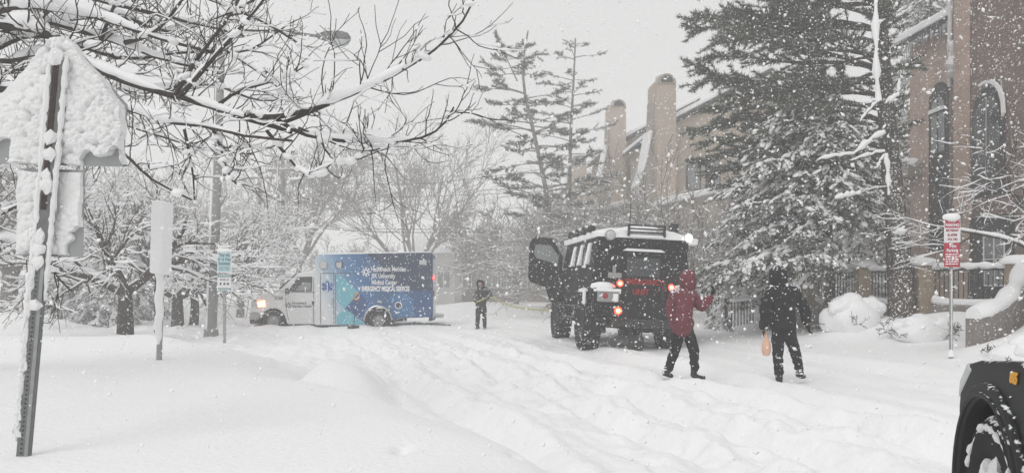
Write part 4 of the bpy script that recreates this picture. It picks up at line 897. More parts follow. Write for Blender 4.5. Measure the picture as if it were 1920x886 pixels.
def school_sign():
    Y = 5.4; k = F / Y; foot = P(41, 880, Y)
    ang = math.atan2(67, 751); r = thing('traffic_sign', 'leaning post with a snow caked five sided sign plate and a smaller plate below', 'sign', (foot.x, Y, foot.z - .35), (0, ang, 0))
    # local z runs up the post; measured from the foot
    L = 766 / k; zt = L + .35
    apex, sh, bt = zt + .17, zt - .27, zt - .69
    hw = .455; cx = .00
    poly = [(cx - hw + .02, bt), (cx + hw - .02, bt), (cx + hw, sh), (cx + .05, apex), (cx - .05, apex), (cx - hw, sh)]
    fn = lambda u, v, w_: Vector((u, w_, v))
    tilt = -ang * .75
    plate = MB().prism(poly, .028, .034, fn).build('sign_plate', M['sign_back'], r)
    pl2 = MB().prism([(-.235, bt - .62), (.215, bt - .62), (.215, bt - .03), (-.235, bt - .03)], .028, .034, fn).build('small_plate', M['sign_back'], r)
    for o_, pz in ((plate, bt + .3), (pl2, bt - .3)):   # plates hang closer to plumb than the post
        o_.matrix_local = Matrix.Translation((0, 0, pz)) @ Matrix.Rotation(tilt, 4, 'Y') @ Matrix.Translation((0, 0, -pz))
    def inside(X, Z): 
        lim = np.where(Z > sh, hw - (Z - sh) / (apex - sh) * (hw - .05), hw); return (Z > bt + .003) & (Z < apex - .003) & (np.abs(X - cx) < lim - .004)
    def bare(X, Z): return ((X > .17) & (X < .44) & (Z < bt + .04 + .42 * np.clip(X - .17, 0, .26)) & (Z > bt - .1)) | ((X < -.29) & (Z > bt + .02) & (Z < bt + .16))
    V, Fq = snow_layer(inside, bare, -hw, hw, bt, apex, .026, .050, 17, .005, 1); s = link('snow_crust', np_mesh('snow_crust', V, Fq), M['snow_clump'], plate)
    V, Fq = snow_layer(lambda X, Z: (np.abs(X + .01) < .218) & (Z > bt - .61) & (Z < bt - .04), lambda X, Z: (X > .15) & (Z < bt - .45), -.235, .215, bt - .62, bt - .03, .026, .048, 17, .005, 5); link('snow_crust', np_mesh('snow_crust', V, Fq), M['snow_clump'], pl2)
    # U-channel post
    prof = [(-.042, -.02), (.042, -.02), (.042, .022), (.034, .022), (.034, -.012), (-.034, -.012), (-.034, .022), (-.042, .022)]
    PF = -.065                                   # front of the post
    post = MB().prism([(u * .95, w_ + PF + .02) for u, w_ in prof], 0, zt, lambda u, v, a: Vector((u, v, a))).build('post', M['post_gray'], r)
    MB().box(-.024, .014, PF - .004, PF - .0005, zt - 1.0, zt - .005).build('post_face', M['post_rust'], post)
    MB().box(.014, .038, PF - .004, PF - .0005, 0, zt - 1.35).build('post_edge', M['galv'], post)
    holes = MB()
    for i in range(46): holes.lathe([(0, 0), (.0055, 0), (.0055, .002)], (-.008, PF - .0012, .36 + i * .03), (0, -1, 0), 8)
    holes.build('post_holes', M['frame_dark'], post)
    for z0, z1 in ((PF, .028),): MB().box(-.02, .02, PF + .042, .029, bt + .1, bt + .14).box(-.02, .02, PF + .042, .029, bt - .3, bt - .26).build('bolt', M['galv'], post)
    sn = MB(); rg = random.Random(8); n = 60
    for side, z0, z1, rr in ((-.052, .95, zt + .0, .024), (.050, 1.5, zt + .03, .018), (-.055, .55, 1.7, .026)):
        pts = [(side + rg.uniform(-.004, .004), PF + .015, z0 + (z1 - z0) * i / n) for i in range(n + 1)]; sn.tube(pts, [rr * (.75 + .5 * rg.random()) * min(1, (i + 2) / 8, (n + 2 - i) / 4) for i in range(n + 1)], 8)
    for z in (bt + .06, bt + .17, bt - .09, bt - .15, bt - .50, bt - .58, bt - .66, bt - .95, zt + .01): sn.blob((rg.uniform(-.02, .01), PF - .002, z), (.042, .024, .035 + .03 * rg.random()), 2, int(z * 100), .3)
    for i in range(30):
        z = rg.uniform(.6, 2.1); sn.blob((rg.uniform(-.07, -.035), PF + .01, z), (.024, .024, .03 + .05 * rg.random()), 1, i, .3)
    sn.build('wind_snow', M['snow_clump'], r)
    # twig-like bolt bracket behind the plate
    MB().box(-.4, -.1, .036, .06, bt - .005, bt + .02).build('bracket', M['frame_dark'], r)
school_sign()

def caked_post():
    Y = 11.9; b = P(297, 676, Y); z0 = b.z - .3
    r = thing('sign_post', 'thin post caked white with snow, its sign seen almost edge on', 'sign', (b.x, Y, z0), (0, math.radians(1.8), 0))
    k = F / Y; H = (676 - 380) / k + .3; zs = (676 - 512) / k + .3
    MB().box(-.03, .03, -.03, .03, 0, H - .1).build('post', M['galv'], r)
    MB().box(.0, .02, -.2, .1, zs, H).build('sign_plate', M['sign_back'], r)
    rg = np.random.default_rng(3); mb = MB(); n = 26
    mb.tube([(-.01 + .012 * math.sin(i * .8), -.03, .55 + (zs - .3) * i / n * .98) for i in range(n + 1)], [(.052 + .012 * rg.random()) * min(1, (i + 3) / 8) for i in range(n + 1)], 10); mb.build('post_snow', M['snow'], r)
    fn = lambda u, v, w_: Vector((u, w_, v))
    sl_ = MB().prism([(-.085, zs), (.10, zs - .02), (.105, H - .02), (.05, H + .02), (-.06, H + .02), (-.09, H - .05)], -.24, .12, fn).build('snow_crust', M['snow'], r, bevel=.03)
caked_post()
p = P(291, 600, 20); r = thing('marker_post', 'thin dark post behind the snow caked post', 'post', (p.x, 20, p.z - .3))
MB().tube([(0, 0, 0), (.01, 0, 1.5)], .03, 8).build('post', M['iron'], r); MB().blob((0, 0, 1.52), (.05, .05, .05), 2, 1).build('snow_cap', M['snow'], r)

RX = (math.radians(90), 0, 0)
def bars_text(mb, x0, x1, z, h, y, rg):
    x = x0
    while x < x1:
        w_ = rg.uniform(.02, .05); mb.box(x, min(x + w_, x1), y - .002, y, z, z + h); x += w_ + .012
def pay_sign():
    Y = 20.3; b = P(420, 614, Y); z0 = gz(b.x, Y) - .3; k = F / Y
    r = thing('parking_sign', 'small pale green and white parking sign on thin post by the lamp pole', 'sign', (b.x, Y, z0))
    H = P(420, 468, Y).z - z0
    MB().box(-.035, .035, .02, .06, 0, H).build('post', M['galv'], r, bevel=.008)
    z1 = H; z2 = H - .58; z3 = z2 - .02; z4 = z3 - .46; rg = random.Random(2)
    up = MB().box(-.17, .19, .0, .015, z2, z1 - .03).build('sign_plate', M['white_sign'], r)
    MB().box(-.145, .165, -.004, -.001, z2 + .03, z1 - .06).build('sign_field', M['teal_sign'], up)
    for i, tx in enumerate(('Pay At', 'Any Pay', 'Station')): text('lettering', tx, .105, M['ink_teal'], up, (.01, -.006, z1 - .17 - i * .105), RX, 'CENTER', .003)
    mb = MB(); 
    for i in range(2): bars_text(mb, -.12, .14, z2 + .12 - i * .05, .022, -.0045, rg)
    mb.build('small_print', M['ink_teal'], up)
    lo = MB().box(-.17, .18, .0, .015, z4, z3).build('sign_plate', M['white_sign'], r)
    MB().box(-.16, .17, -.004, -.001, z3 - .09, z3 - .01).box(-.16, .17, -.004, -.001, z4 + .01, z4 + .09).build('sign_band', M['ink_teal'], lo)
    mb = MB()
    for x in (-.09, .01, .1): mb.lathe([(0, .003), (.03, .003), (.03, 0)], (x, 0, z4 + .2), (0, -1, 0), 14)
    bars_text(mb, -.1, .12, z3 - .17, .03, -.002, rg); mb.build('symbols', M['ink_dark'], lo)
    mb = MB(); bars_text(mb, -.13, .14, z3 - .065, .03, -.005, rg); bars_text(mb, -.13, .14, z4 + .035, .03, -.005, rg); mb.build('small_print', M['white_ink'], lo)
    MB().blob((.01, .0, H - .02), (.2, .06, .06), 2, 3, .1).build('snow_cap', M['snow'], r)
pay_sign()

def no_parking():
    Y = 14; b = P(1785, 668, Y); z0 = b.z - .3; k = F / Y; yw = math.radians(8)
    r = thing('no_parking_sign', 'red and white no parking sign stacked on a thin metal post before the iron fence', 'sign', (b.x, Y, z0), (0, 0, -yw))
    H = (668 - 408) / k + .3; rg = random.Random(6)
    MB().box(-.028, .028, .02, .06, 0, H).build('post', M['galv'], r, bevel=.01); MB().box(-.008, .008, .014, .0195, .35, H - .9).build('post_face', M['white_sign'], r)
    up = MB().box(-.13, .14, 0, .012, H - .43, H).build('sign_plate', M['white_sign'], r, bevel=.004)
    MB().box(-.12, .13, -.003, -.0005, H - .175, H - .01).build('sign_field', M['red_sign'], up)
    text('lettering', 'NO', .075, M['white_ink'], up, (.005, -.0055, H - .075), RX, 'CENTER', .002); text('lettering', 'PARKING', .068, M['white_ink'], up, (.005, -.0055, H - .15), RX, 'CENTER', .002, sx=.8)
    text('lettering', 'MONDAY', .06, M['red_ink'], up, (.005, -.004, H - .24), RX, 'CENTER', .0015, sx=.8); text('lettering', '8-5PM', .06, M['red_ink'], up, (.005, -.004, H - .32), RX, 'CENTER', .0015); text('lettering', 'TO FRI', .055, M['red_ink'], up, (.005, -.004, H - .395), RX, 'CENTER', .0015)
    lo = MB().box(-.135, .13, -.012, 0, H - .86, H - .44).build('sign_plate', M['red_sign'], r, bevel=.004)
    text('lettering', 'No', .085, M['white_ink'], lo, (.01, -.0145, H - .52), RX, 'CENTER', .002); text('lettering', 'Parking', .075, M['white_ink'], lo, (0, -.0145, H - .595), RX, 'CENTER', .002, sx=.85)
    mb = MB(); 
    for i in range(5): bars_text(mb, -.11, .1, H - .65 - i * .042, .022, -.0145, rg)
    mb.build('small_print', M['white_ink'], lo)
    MB().blob((0, .01, H + .01), (.15, .07, .075), 2, 3, .12).build('snow_cap', M['snow'], r)
    mb = MB(); mb.tube([(-.02, .0, .3), (-.02, 0, .42)], [.06, .03], 8); mb.build('foot_snow', M['snow'], r)
no_parking()

Y = 31; a = P(10, 560, Y); r = thing('notice_board', 'low white board with a faint pink border at the left edge of the lawn', 'board', (a.x, Y, gz(a.x, Y) - .2))
wb = 38 * Y / F
MB().box(0, wb, 0, .06, .3, 1.02).build('panel', M['white_sign'], r)
MB().box(.03, wb - .03, -.01, -.002, .93, .98).box(.03, .07, -.01, -.002, .35, .927).build('border', mat('pink', (.6, .25, .27), .6), r)
for x in (.02, wb - .1): MB().box(x, x + .08, .065, .14, -.1, 1.0).build('leg', M['iron'], r)
MB().box(-.03, wb + .03, -.03, .1, 1.023, 1.1).build('snow_cap', M['snow'], r, bevel=.03)

# ------------------------------------------------------------------ fence, low wall, railings and bushes on the right
def fence():
    r = thing('iron_fence', 'long black iron fence between stone pillars, its rails loaded with snow, below the spruce', 'fence', (0, 0, 0))
    cols = [(1908, 17.0), (1731, 18.6), (1619, 20.2), (1521, 21.8), (1455, 23.6)]
    tops = [484, 488, 493, 497, 503]; pts = []
    for (px, Y), pt in zip(cols, tops):
        q = P(px, pt, Y); pts.append(q); g = gz(q.x, Y); w_ = .2
        MB().box(q.x - w_, q.x + w_, Y - w_, Y + w_, g - .3, q.z - .12, (q.x - w_ * .92, q.x + w_ * .92, Y - w_ * .92, Y + w_ * .92)).build('pillar', M['stone'], r, bevel=.03)
        MB().blob((q.x, Y, q.z - .06), (.33, .3, .15), 2, int(px), .12, -.4).build('pillar_snow', M['snow'], r)
    for i in range(len(pts) - 1):
        a, b = pts[i], pts[i + 1]; zt0, zt1 = a.z - .16, b.z - .16; L = (b - a).length
        dz = lambda t: zt0 + (zt1 - zt0) * t
        at = lambda t, z: Vector((a.x + (b.x - a.x) * t, a.y + (b.y - a.y) * t, z))
        bot = lambda t: dz(t) - .78
        t0, t1 = .22 / L, 1 - .22 / L
        MB().tube([at(t0, dz(t0) - .06), at(t1, dz(t1) - .06)], .03, 4).build('rail', M['iron'], r); MB().tube([at(t0, bot(t0)), at(t1, bot(t1))], .028, 4).build('rail', M['iron'], r)
        n = max(8, int(L / .125)); n = min(n, 22)
        for j in range(n):
            t = t0 + (t1 - t0) * (j + .5) / n; MB().tube([at(t, bot(t)), at(t, dz(t) - .06)], .013, 5).build('baluster', M['iron'], r)
        m = 14; ts = [t0 + (t1 - t0) * j / m for j in range(m + 1)]
        MB().tube([at(t, dz(t) + .02 + .012 * math.sin(j * 1.7)) for j, t in enumerate(ts)], [.075 + .02 * math.sin(j * 2.1 + i) for j in range(m + 1)], 9).build('rail_snow', M['snow'], r)
        # snow sagging along the lower rail, deeper at the pillars
        cur = lambda t: .20 * (2 * abs(t - .5)) ** 4
        MB().tube([at(t, bot(t) - .02 + cur(t)) - Vector((0, .03, 0)) for t in ts], [.085 + .05 * (2 * abs(t - .5)) ** 3 for t in ts], 9).build('rail_snow', M['snow'], r)
        nrm = Vector((-(b.y - a.y), b.x - a.x, 0)).normalized() * .13
        v = [at(t0, -.2) - nrm, at(t1, -.2) - nrm, at(t1, -.2) + nrm, at(t0, -.2) + nrm, at(t0, bot(t0) - .08) - nrm, at(t1, bot(t1) - .08) - nrm, at(t1, bot(t1) - .08) + nrm, at(t0, bot(t0) - .08) + nrm]
        MB().add(v, [(0, 1, 2, 3), (4, 5, 6, 7), (0, 1, 5, 4), (1, 2, 6, 5), (2, 3, 7, 6), (3, 0, 4, 7)]).build('plinth', M['stone_gray'], r)
fence()
def cheek_wall():
    r = thing('curved_wall', 'low curved stone wall capped with thick snow, sweeping down from the last fence pillar', 'wall', (0, 0, 0))
    r['kind'] = 'thing'
    key = [(1825, 597, 14.6), (1845, 591, 14.7), (1868, 580, 15.0), (1888, 564, 15.4), (1903, 545, 15.9), (1912, 522, 16.4), (1916, 505, 16.8)]
    top = [P(*k) for k in key]; q = resample([tuple(t) for t in top], 14); w_ = .15; v = []; f = []
    for i, p in enumerate(q):
        g = gz(p[0], p[1]) - .3; d = unit(q[min(i + 1, 13)] - q[max(i - 1, 0)]); nn = np.array([-d[1], d[0], 0]); nn /= np.linalg.norm(nn) + 1e-9
        for s_, z in ((-1, g), (1, g), (1, p[2]), (-1, p[2])): v.append((p[0] + nn[0] * w_ * s_, p[1] + nn[1] * w_ * s_, z))
    for i in range(13): f += [tuple(i * 4 + a for a in (0, 1)) + tuple((i + 1) * 4 + a for a in (1, 0)), (i * 4 + 1, i * 4 + 2, i * 4 + 6, i * 4 + 5), (i * 4 + 2, i * 4 + 3, i * 4 + 7, i * 4 + 6), (i * 4 + 3, i * 4, i * 4 + 4, i * 4 + 7)]
    f += [(0, 1, 2, 3), (52, 53, 54, 55)]
    MB().add(v, f).build('wall', M['stone_gray'], r)
    MB().tube([tuple(p + np.array([0, 0, .07])) for p in q], [.15 + .03 * math.sin(i * 1.3) for i in range(14)], 10).build('wall_snow', M['snow'], r)
cheek_wall()
def rail_run(name, label, a, b, h, n, snow=True):
    a, b = Vector(a), Vector(b); r = thing(name, label, 'railing', a); d = b - a
    MB().tube([(0, 0, h), d + ZX * h], .025, 6).build('rail', M['iron'], r)
    for j in range(n):
        p = d * (j / (n - 1)); MB().tube([p - ZX * .3, p + ZX * h], .016, 5).build('baluster', M['iron'], r)
    if snow: MB().tube([ZX * (h + .04), d * .5 + ZX * (h + .06), d + ZX * (h + .04)], [.05, .07, .05], 8).build('rail_snow', M['snow'], r)
rail_run('railing', 'short low iron railing in the snow just left of the person in black', P(1372, 590, 20.5), P(1412, 584, 21.5), .32, 8)
rail_run('railing', 'sloping snowy handrail with balusters behind the raised hand of the person in red', P(1315, 566, 27), P(1385, 548, 27), .42, 12)
p = P(1362, 576, 24); r = thing('marker_post', 'short dark post with a heap of snow on top beside the sloping handrail', 'post', (p.x, 24, p.z - .4))
MB().tube([(0, 0, 0), (-.03, 0, 1.05)], .05, 8).build('post', M['bark'], r); MB().blob((-.03, 0, 1.15), (.14, .13, .2), 2, 5).build('snow_cap', M['snow'], r)

def snowy_bush(label, px, py, Y, rx, rz, seed):
    p = P(px, py, Y); rg = np.random.default_rng(seed); g = gz(p.x, Y); r = thing('snowy_bush', label, 'bush', (p.x, Y, g - .1), group='bushes buried in snow before the fence')
    out = []; o = dict(wander=.2, up=[.05] * 4, kids=[4, 3, 0, 0], angle=(25, 65), shrink=(.5, .8), thin=.6, rmin=.006); o['from'] = .2
    for k in range(9):
        az = rg.uniform(0, 6.28); grow(rg, out, (math.cos(az) * rx * .85, math.sin(az) * rx * .6, .05), (math.cos(az) * .9, math.sin(az) * .9, .35), rx * .5, .009, 0, 2, o)
    V, Fq = tubes([b[0] for b in out], [b[1] for b in out], 4); link('twigs', np_mesh('twigs', V, Fq), M['bark'], r)['kind'] = 'stuff'
    mb = MB()
    for k in range(9):
        az = rg.uniform(0, 6.28); q = rg.uniform(.1, .65); s = rg.uniform(.3, .55); mb.blob((math.cos(az) * rx * q, math.sin(az) * rx * q * .7, rz * (.95 - .5 * q)), (rx * s, rx * s * .8, rz * s * .75), 3, seed + k, .16)
    mb.blob((0, 0, rz * .25), (rx * .95, rx * .7, rz * .75), 3, seed + 50, .14); mb.build('snow_load', M['snow'], r)
snowy_bush('lumpy bush heaped with snow right of the person in black, below the fence', 1600, 600, 18.4, .75, .62, 1)
snowy_bush('rounded snow buried bush between the lumpy bush and the no parking sign', 1735, 615, 16.9, .7, .42, 2)
snowy_bush('snow buried bush at the right edge above the black truck fender', 1915, 640, 13.4, .5, .38, 3)
snowy_bush('small snow heaped bush behind the short low railing', 1408, 580, 22.4, .55, .62, 4)

# ------------------------------------------------------------------ wheels
def wheel(parent, c, axis, R, W, m_hub, hub_R, name='wheel', lugs=0, snow=0, seed=0):
    c = Vector(c); ax = Vector(axis).normalized()
    o = bpy.data.objects.new(name, None); COL.objects.link(o); o.parent = parent; o.empty_display_size = .1
    h = W / 2; ty = MB().lathe([(hub_R, -h * .75), (R * .72, -h), (R * .93, -h * .95), (R, -h * .7), (R, h * .7), (R * .93, h * .95), (R * .72, h), (hub_R, h * .75)], c, ax, 40)
    a = ax.orthogonal().normalized(); b = ax.cross(a)
    for k in range(lugs):
        th = 2 * math.pi * k / lugs; rad = a * math.cos(th) + b * math.sin(th); tan = ax.cross(rad); s = 1 if k % 2 else -1
        q = c + rad * R; v = []
        for dr in (-.01, .028):
            for du, dw in ((-.032, 0), (.032, 0), (.05, s * h * .85), (-.014, s * h * .85)): v.append(q + rad * dr + tan * du + ax * dw)
        ty.add(v, [(0, 1, 2, 3), (4, 5, 6, 7), (0, 1, 5, 4), (1, 2, 6, 5), (2, 3, 7, 6), (3, 0, 4, 7)])
    ty.build('tyre', M['rubber'], o)
    rm = MB().lathe([(0, h * .35), (hub_R * .25, h * .42), (hub_R * .32, h * .3), (hub_R * .75, h * .2), (hub_R * .95, h * .62), (hub_R * 1.03, h * .8), (hub_R * 1.03, -h * .8), (hub_R * .9, -h * .7), (hub_R * .7, -h * .2), (0, -h * .2)], c, ax, 32)
    for k in range(6):
        th = 2 * math.pi * k / 6; rm.lathe([(0, .02), (.018, .02), (.018, 0)], c + (a * math.cos(th) + b * math.sin(th)) * hub_R * .5 + ax * h * .3, ax, 6)
    rm.build('rim', m_hub, o)
    return o

# ------------------------------------------------------------------ ambulance
def ambulance():
    Y = 30.0; k = F / Y; zb = -.27; rear = P(808, 536, Y)
    rt = math.radians(180 + 3.4)
    r = thing('ambulance', 'white and blue ambulance stuck side on across the snowy street', 'ambulance', (rear.x, Y + 1.2, zb), (0, 0, rt))
    X = lambda px: (808 - px) / k; Z = lambda py: EYE - zb - (py - HZ) / k
    sd = lambda u, v, w_: Vector((X(u), w_, Z(v)))
    bx = 1.2; bm_ = 1.02
    # patient module, with a cut-out wheel arch
    arch = [(706 + 25 * math.cos(t), 601 - 27 * math.sin(t)) for t in np.linspace(0, math.pi, 15)]
    pol = [(590, 608), (590, 487), (592, 481), (597, 478), (806, 474), (808, 477), (808, 594), (745, 596), (731, 601)] + arch[1:-1] + [(681, 601), (679, 608)]
    box = MB().prism(pol, -bx, bx, sd).build('module', M['wrap'], r)
    y1 = bx + .004
    def patch(name, pts, m, y=y1, t=.003, par=box): return MB().prism(pts, y, y + t, sd).build(name, m, par)
    patch('graphic', [(629, 517), (636, 515), (671, 547), (645, 577), (630, 563)], M['teal']); patch('graphic', [(645, 578), (679, 603), (680, 607), (630, 607), (630, 592)], M['teal'])
    patch('graphic', [(682, 475.5), (807, 473.5), (807, 545), (764, 545), (700, 510), (715, 502), (706, 492)], M['navy'])
    patch('graphic', [(645, 577.5), (672, 548), (690, 566), (682, 580), (679, 602)], M['blue_deep']); patch('graphic', [(726, 556), (750, 545), (772, 560), (772, 592), (745, 594), (735, 585)], M['blue_mid'])
    patch('graphic', [(772.5, 546), (807, 546), (807, 592), (772.5, 592)], M['blue_deep'])
    # mid blue field between the logo panel and the teal
    seams = MB()
    for a, b in (((600, 512), (600, 606)), ((624.5, 512), (624.5, 606)), ((628, 512), (628, 606))): seams.prism([(a[0] - .5, a[1]), (a[0] + .5, a[1]), (b[0] + .5, b[1]), (b[0] - .5, b[1])], y1 + .004, y1 + .007, sd)
    seams.prism([(600, 511.4), (665, 511.4), (665, 512.2), (600, 512.2)], y1 + .008, y1 + .010, sd); seams.build('door_seam', M['frame_dark'], box)
    patch('door_handle', [(619, 560), (622.5, 560), (622.5, 569), (619, 569)], M['chrome'], y1 + .011, .03)
    for (x0, y0, x1, y1_), m, nm in (((599, 491, 613, 504), M['chrome'], 'marker_lamp'), ((782, 487, 797, 496.5), M['chrome'], 'marker_lamp'), ((628, 490, 641, 502), M['black_plastic'], 'flood_lamp'), ((704, 563, 713, 567), M['chrome'], 'marker_lamp')):
        f = patch(nm, [(x0, y0), (x1, y0), (x1, y1_), (x0, y1_)], m, y1 + .012, .05); f.modifiers.new('b', 'BEVEL').width = .02
        patch('lamp_lens', [(x0 + 1.5, y0 + 1.5), (x1 - 1.5, y0 + 1.5), (x1 - 1.5, y1_ - 1.5), (x0 + 1.5, y1_ - 1.5)], M['lens'], y1 + .064, .01, f)
    patch('reflector', [(608, 517), (613, 514.5), (616.5, 520), (611.5, 523)], M['white_sign'], y1 + .004)
    cyl = lambda nm, px, py, r_, m, y, par=box: MB().lathe([(0, .02), (r_, .02), (r_, 0), (r_ * .8, 0)], sd(px, py, y), (0, 1, 0), 20).build(nm, m, par)
    fc = cyl('fuel_cap', 744, 572, .14, M['white_sign'], y1 + .004); cyl('fuel_filler', 744, 572, .10, M['frame_dark'], y1 + .026, fc)
    # star of life
    st = MB()
    for j in range(3):
        th = math.radians(60 * j); c_, s_ = math.cos(th), math.sin(th); w_, l_ = 3.1, 10.5
        st.prism([(612.5 + u * c_ - v * s_, 537 + u * s_ + v * c_) for u, v in ((-w_, -l_), (w_, -l_), (w_, l_), (-w_, l_))], y1 + .004 + j * .0022, y1 + .006 + j * .0022, sd)
    st.build('star_emblem', M['blue_ink'], box); patch('emblem_staff', [(611.8, 529), (613.2, 529), (613.2, 545), (611.8, 545)], M['white_ink'], y1 + .012)
    RT = (math.radians(90), 0, math.radians(180))
    tx = lambda s_, px, py, size, m, par=box, y=y1 + .006, sx=1, off=.0, al='LEFT', sh=0: text('lettering', s_, size, m, par, sd(px, py, y), RT, al, off, sx, sh)
    tx('Hackensack Meridian', 693, 508, .245, M['white_ink'], sx=.62, off=.006); tx('JFK University', 694, 521, .245, M['white_ink'], sx=.62, off=.006); tx('Medical Center', 694, 533, .245, M['white_ink'], sx=.62, off=.006)
    tx('EMERGENCY MEDICAL SERVICES', 676, 545, .25, M['white_ink'], sx=.49, off=.011)
    def burst(px, py, R_, m, par, y):
        mb = MB()
        for j in range(8):
            th = 2 * math.pi * j / 8; c = (px + math.cos(th) * R_ * .78, py + math.sin(th) * R_ * .78); mb.lathe([(0, .002), (R_ * .19 / k, .002), (R_ * .19 / k, 0)], sd(c[0], c[1], y), (0, 1, 0), 10)
            a, b_ = (px + math.cos(th) * R_ * .42, py + math.sin(th) * R_ * .42), c; nx_, ny_ = -math.sin(th) * R_ * .09, math.cos(th) * R_ * .09
            mb.prism([(a[0] - nx_, a[1] - ny_), (a[0] + nx_, a[1] + ny_), (b_[0] + nx_, b_[1] + ny_), (b_[0] - nx_, b_[1] - ny_)], y + .003, y + .005, sd)
        mb.lathe([(R_ * .3 / k, .002), (R_ * .52 / k, .002), (R_ * .52 / k, 0)], sd(px, py, y + .004), (0, 1, 0), 20); return mb.build('logo', m, par)
    burst(684, 509.5, 9, M['white_ink'], box, y1 + .006)
    # cab and hood
    ca = [(511 + 24 * math.cos(t), 603 - 26 * math.sin(t)) for t in np.linspace(0, math.pi, 13)]
    low = [(589.9, 607), (589.9, 549), (530, 547), (516, 545.5), (505, 548), (488, 553), (477, 559), (471, 567), (470, 584), (487, 586)] + ca[::-1][1:-1] + [(536, 604), (538, 607)]
    cab = MB().prism(low, -bm_, bm_, sd).build('cab', M['van_white'], r, bevel=.035)
    tw = .15
    g0 = [(519, 546), (589.9, 548.5), (589.9, 507), (566, 509), (554, 512)]
    vs = [sd(u, v, bm_ - .03 - (tw if v < 530 else 0)) for u, v in g0] + [sd(u, v, -(bm_ - .03 - (tw if v < 530 else 0))) for u, v in g0]; n = 5
    MB().add(vs, [tuple(range(n)), tuple(range(n, 2 * n))[::-1]] + [(i, (i + 1) % n, n + (i + 1) % n, n + i) for i in range(n)]).build('cab_roof', M['van_white'], r, bevel=.05)
    # side window on the sloping greenhouse
    gw = [(538, 546), (555, 519), (582, 518), (582, 546)]
    sl2 = lambda v: bm_ - .03 - tw * np.clip((547 - v) / 36, 0, 1)
    MB().prism(gw, 0, 1, lambda u, v, a: Vector((X(u), sl2(v) + .006 + .012 * a, Z(v)))).build('side_window', M['glass_dark'], r)
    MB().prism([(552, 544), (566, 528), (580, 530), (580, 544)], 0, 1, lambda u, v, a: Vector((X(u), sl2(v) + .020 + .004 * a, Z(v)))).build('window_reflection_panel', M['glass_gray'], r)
    bpy.data.objects[-1] if False else None
    wv = [sd(518, 545, .82), sd(518, 545, -.82), sd(551.5, 514, -.76), sd(551.5, 514, .76)]; off = Vector((.03, 0, .04))
    MB().add([p + off for p in wv] + [p for p in wv], [(0, 1, 2, 3), (4, 5, 6, 7)[::-1], (0, 1, 5, 4), (1, 2, 6, 5), (2, 3, 7, 6), (3, 0, 4, 7)]).build('windshield', M['glass_dark'], r)
    MB().blob(sd(516, 544, .2), (.28, .9, .09), 2, 4, .2).build('hood_snow', M['snow'], r)
    MB().prism([(535, 541), (541, 539), (542, 551), (536, 551)], bm_ + .1, bm_ + .26, sd).build('side_mirror', M['black_plastic'], r, bevel=.03)
    MB().tube([sd(540, 546, bm_ - .05), sd(539, 546, bm_ + .12)], .02, 6).build('mirror_arm', M['black_plastic'], r)
    sm = MB()
    for a in ([(534.5, 549), (534.5, 572), (540, 604)], [(585.5, 520), (585.5, 604)]):
        for (u0, v0), (u1, v1) in zip(a, a[1:]): sm.prism([(u0 - .5, v0), (u0 + .5, v0), (u1 + .5, v1), (u1 - .5, v1)], bm_ + .002, bm_ + .005, sd)
    sm.build('door_seam', M['gray_ink'], cab)
    MB().prism([(583, 563), (586, 563), (586, 571), (583, 571)], bm_ + .006, bm_ + .04, sd).build('door_handle', M['black_plastic'], cab)
    tx('5260', 514, 561, .17, M['gray_ink'], cab, bm_ + .004, .9, .006); tx('Hackensack', 546, 569.5, .14, M['gray_ink'], cab, bm_ + .004, .8, .004); tx('Meridian Health', 546, 575.5, .13, M['gray_ink'], cab, bm_ + .004, .85, .004)
    burst(539, 571.5, 6.5, M['gray_ink'], cab, bm_ + .004)
    MB().prism([(467, 585), (487, 586), (486, 598), (467, 598)], -bm_ - .02, bm_ + .02, sd).build('front_bumper', M['van_gray'], r, bevel=.04); MB().prism([(468, 598.5), (488, 598.5), (489, 606), (469, 606)], -bm_, bm_, sd).build('air_dam', M['black_plastic'], r)
    MB().prism([(469.4, 566), (474, 566), (474, 580), (469.4, 580)], -.6, .6, sd).build('grille', M['black_plastic'], r)
    hl = MB().prism([(471, 564), (495, 561), (497, 572), (484, 577), (471, 577)], bm_ - .2, bm_ + .012, sd).build('headlight', M['lens'], r, bevel=.02)
    MB().prism([(482, 563), (496, 562), (497, 574), (484, 575)], bm_ + .013, bm_ + .03, sd).build('turn_lamp', M['amber_lit'], hl); MB().prism([(486, 566), (494, 565.5), (494.5, 571.5), (487, 572)], bm_ + .032, bm_ + .04, sd).build('lamp_core', M['red_core'], hl)
    # wheels, sunk in the snow
    for px, hx in ((511, .9), (706, .95)):
        for s_ in (1, -1): wheel(r, sd(px, 601, s_ * hx), (0, s_, 0), .39, .26, M['steel'], .22)
    MB().tube([sd(706 + 26 * math.cos(t), 601 - 28 * math.sin(t), y1) for t in np.linspace(0.05, math.pi - .05, 16)], .028, 6).build('arch_trim', M['chrome'], r)
    MB().prism([(680, 606), (733, 606), (733, 580), (680, 580)], -.75, .75, sd).build('wheel_well', M['frame_dark'], r)
    MB().prism([(487, 606), (537, 606), (537, 580), (487, 580)], -.7, .7, sd).build('wheel_well', M['frame_dark'], r)
    MB().prism([(540, 604), (590, 604), (590, 609), (540, 609)], -.95, .95, sd).build('running_board', M['black_plastic'], r)
    MB().prism([(592, 477.5), (597, 474.8), (806, 471), (806, 474), (597, 478.5)], -bx + .03, bx - .03, sd).build('roof_snow', M['snow'], r, bevel=.05)
    MB().prism([(806, 590), (826, 592), (826, 595.5), (806, 596)], -1.05, 1.05, sd).build('rear_step', M['steel'], r); MB().prism([(808.2, 596), (810, 596), (810, 600), (800, 602), (800, 596)], -1.0, 1.0, sd).build('rear_bumper', M['black_plastic'], r)
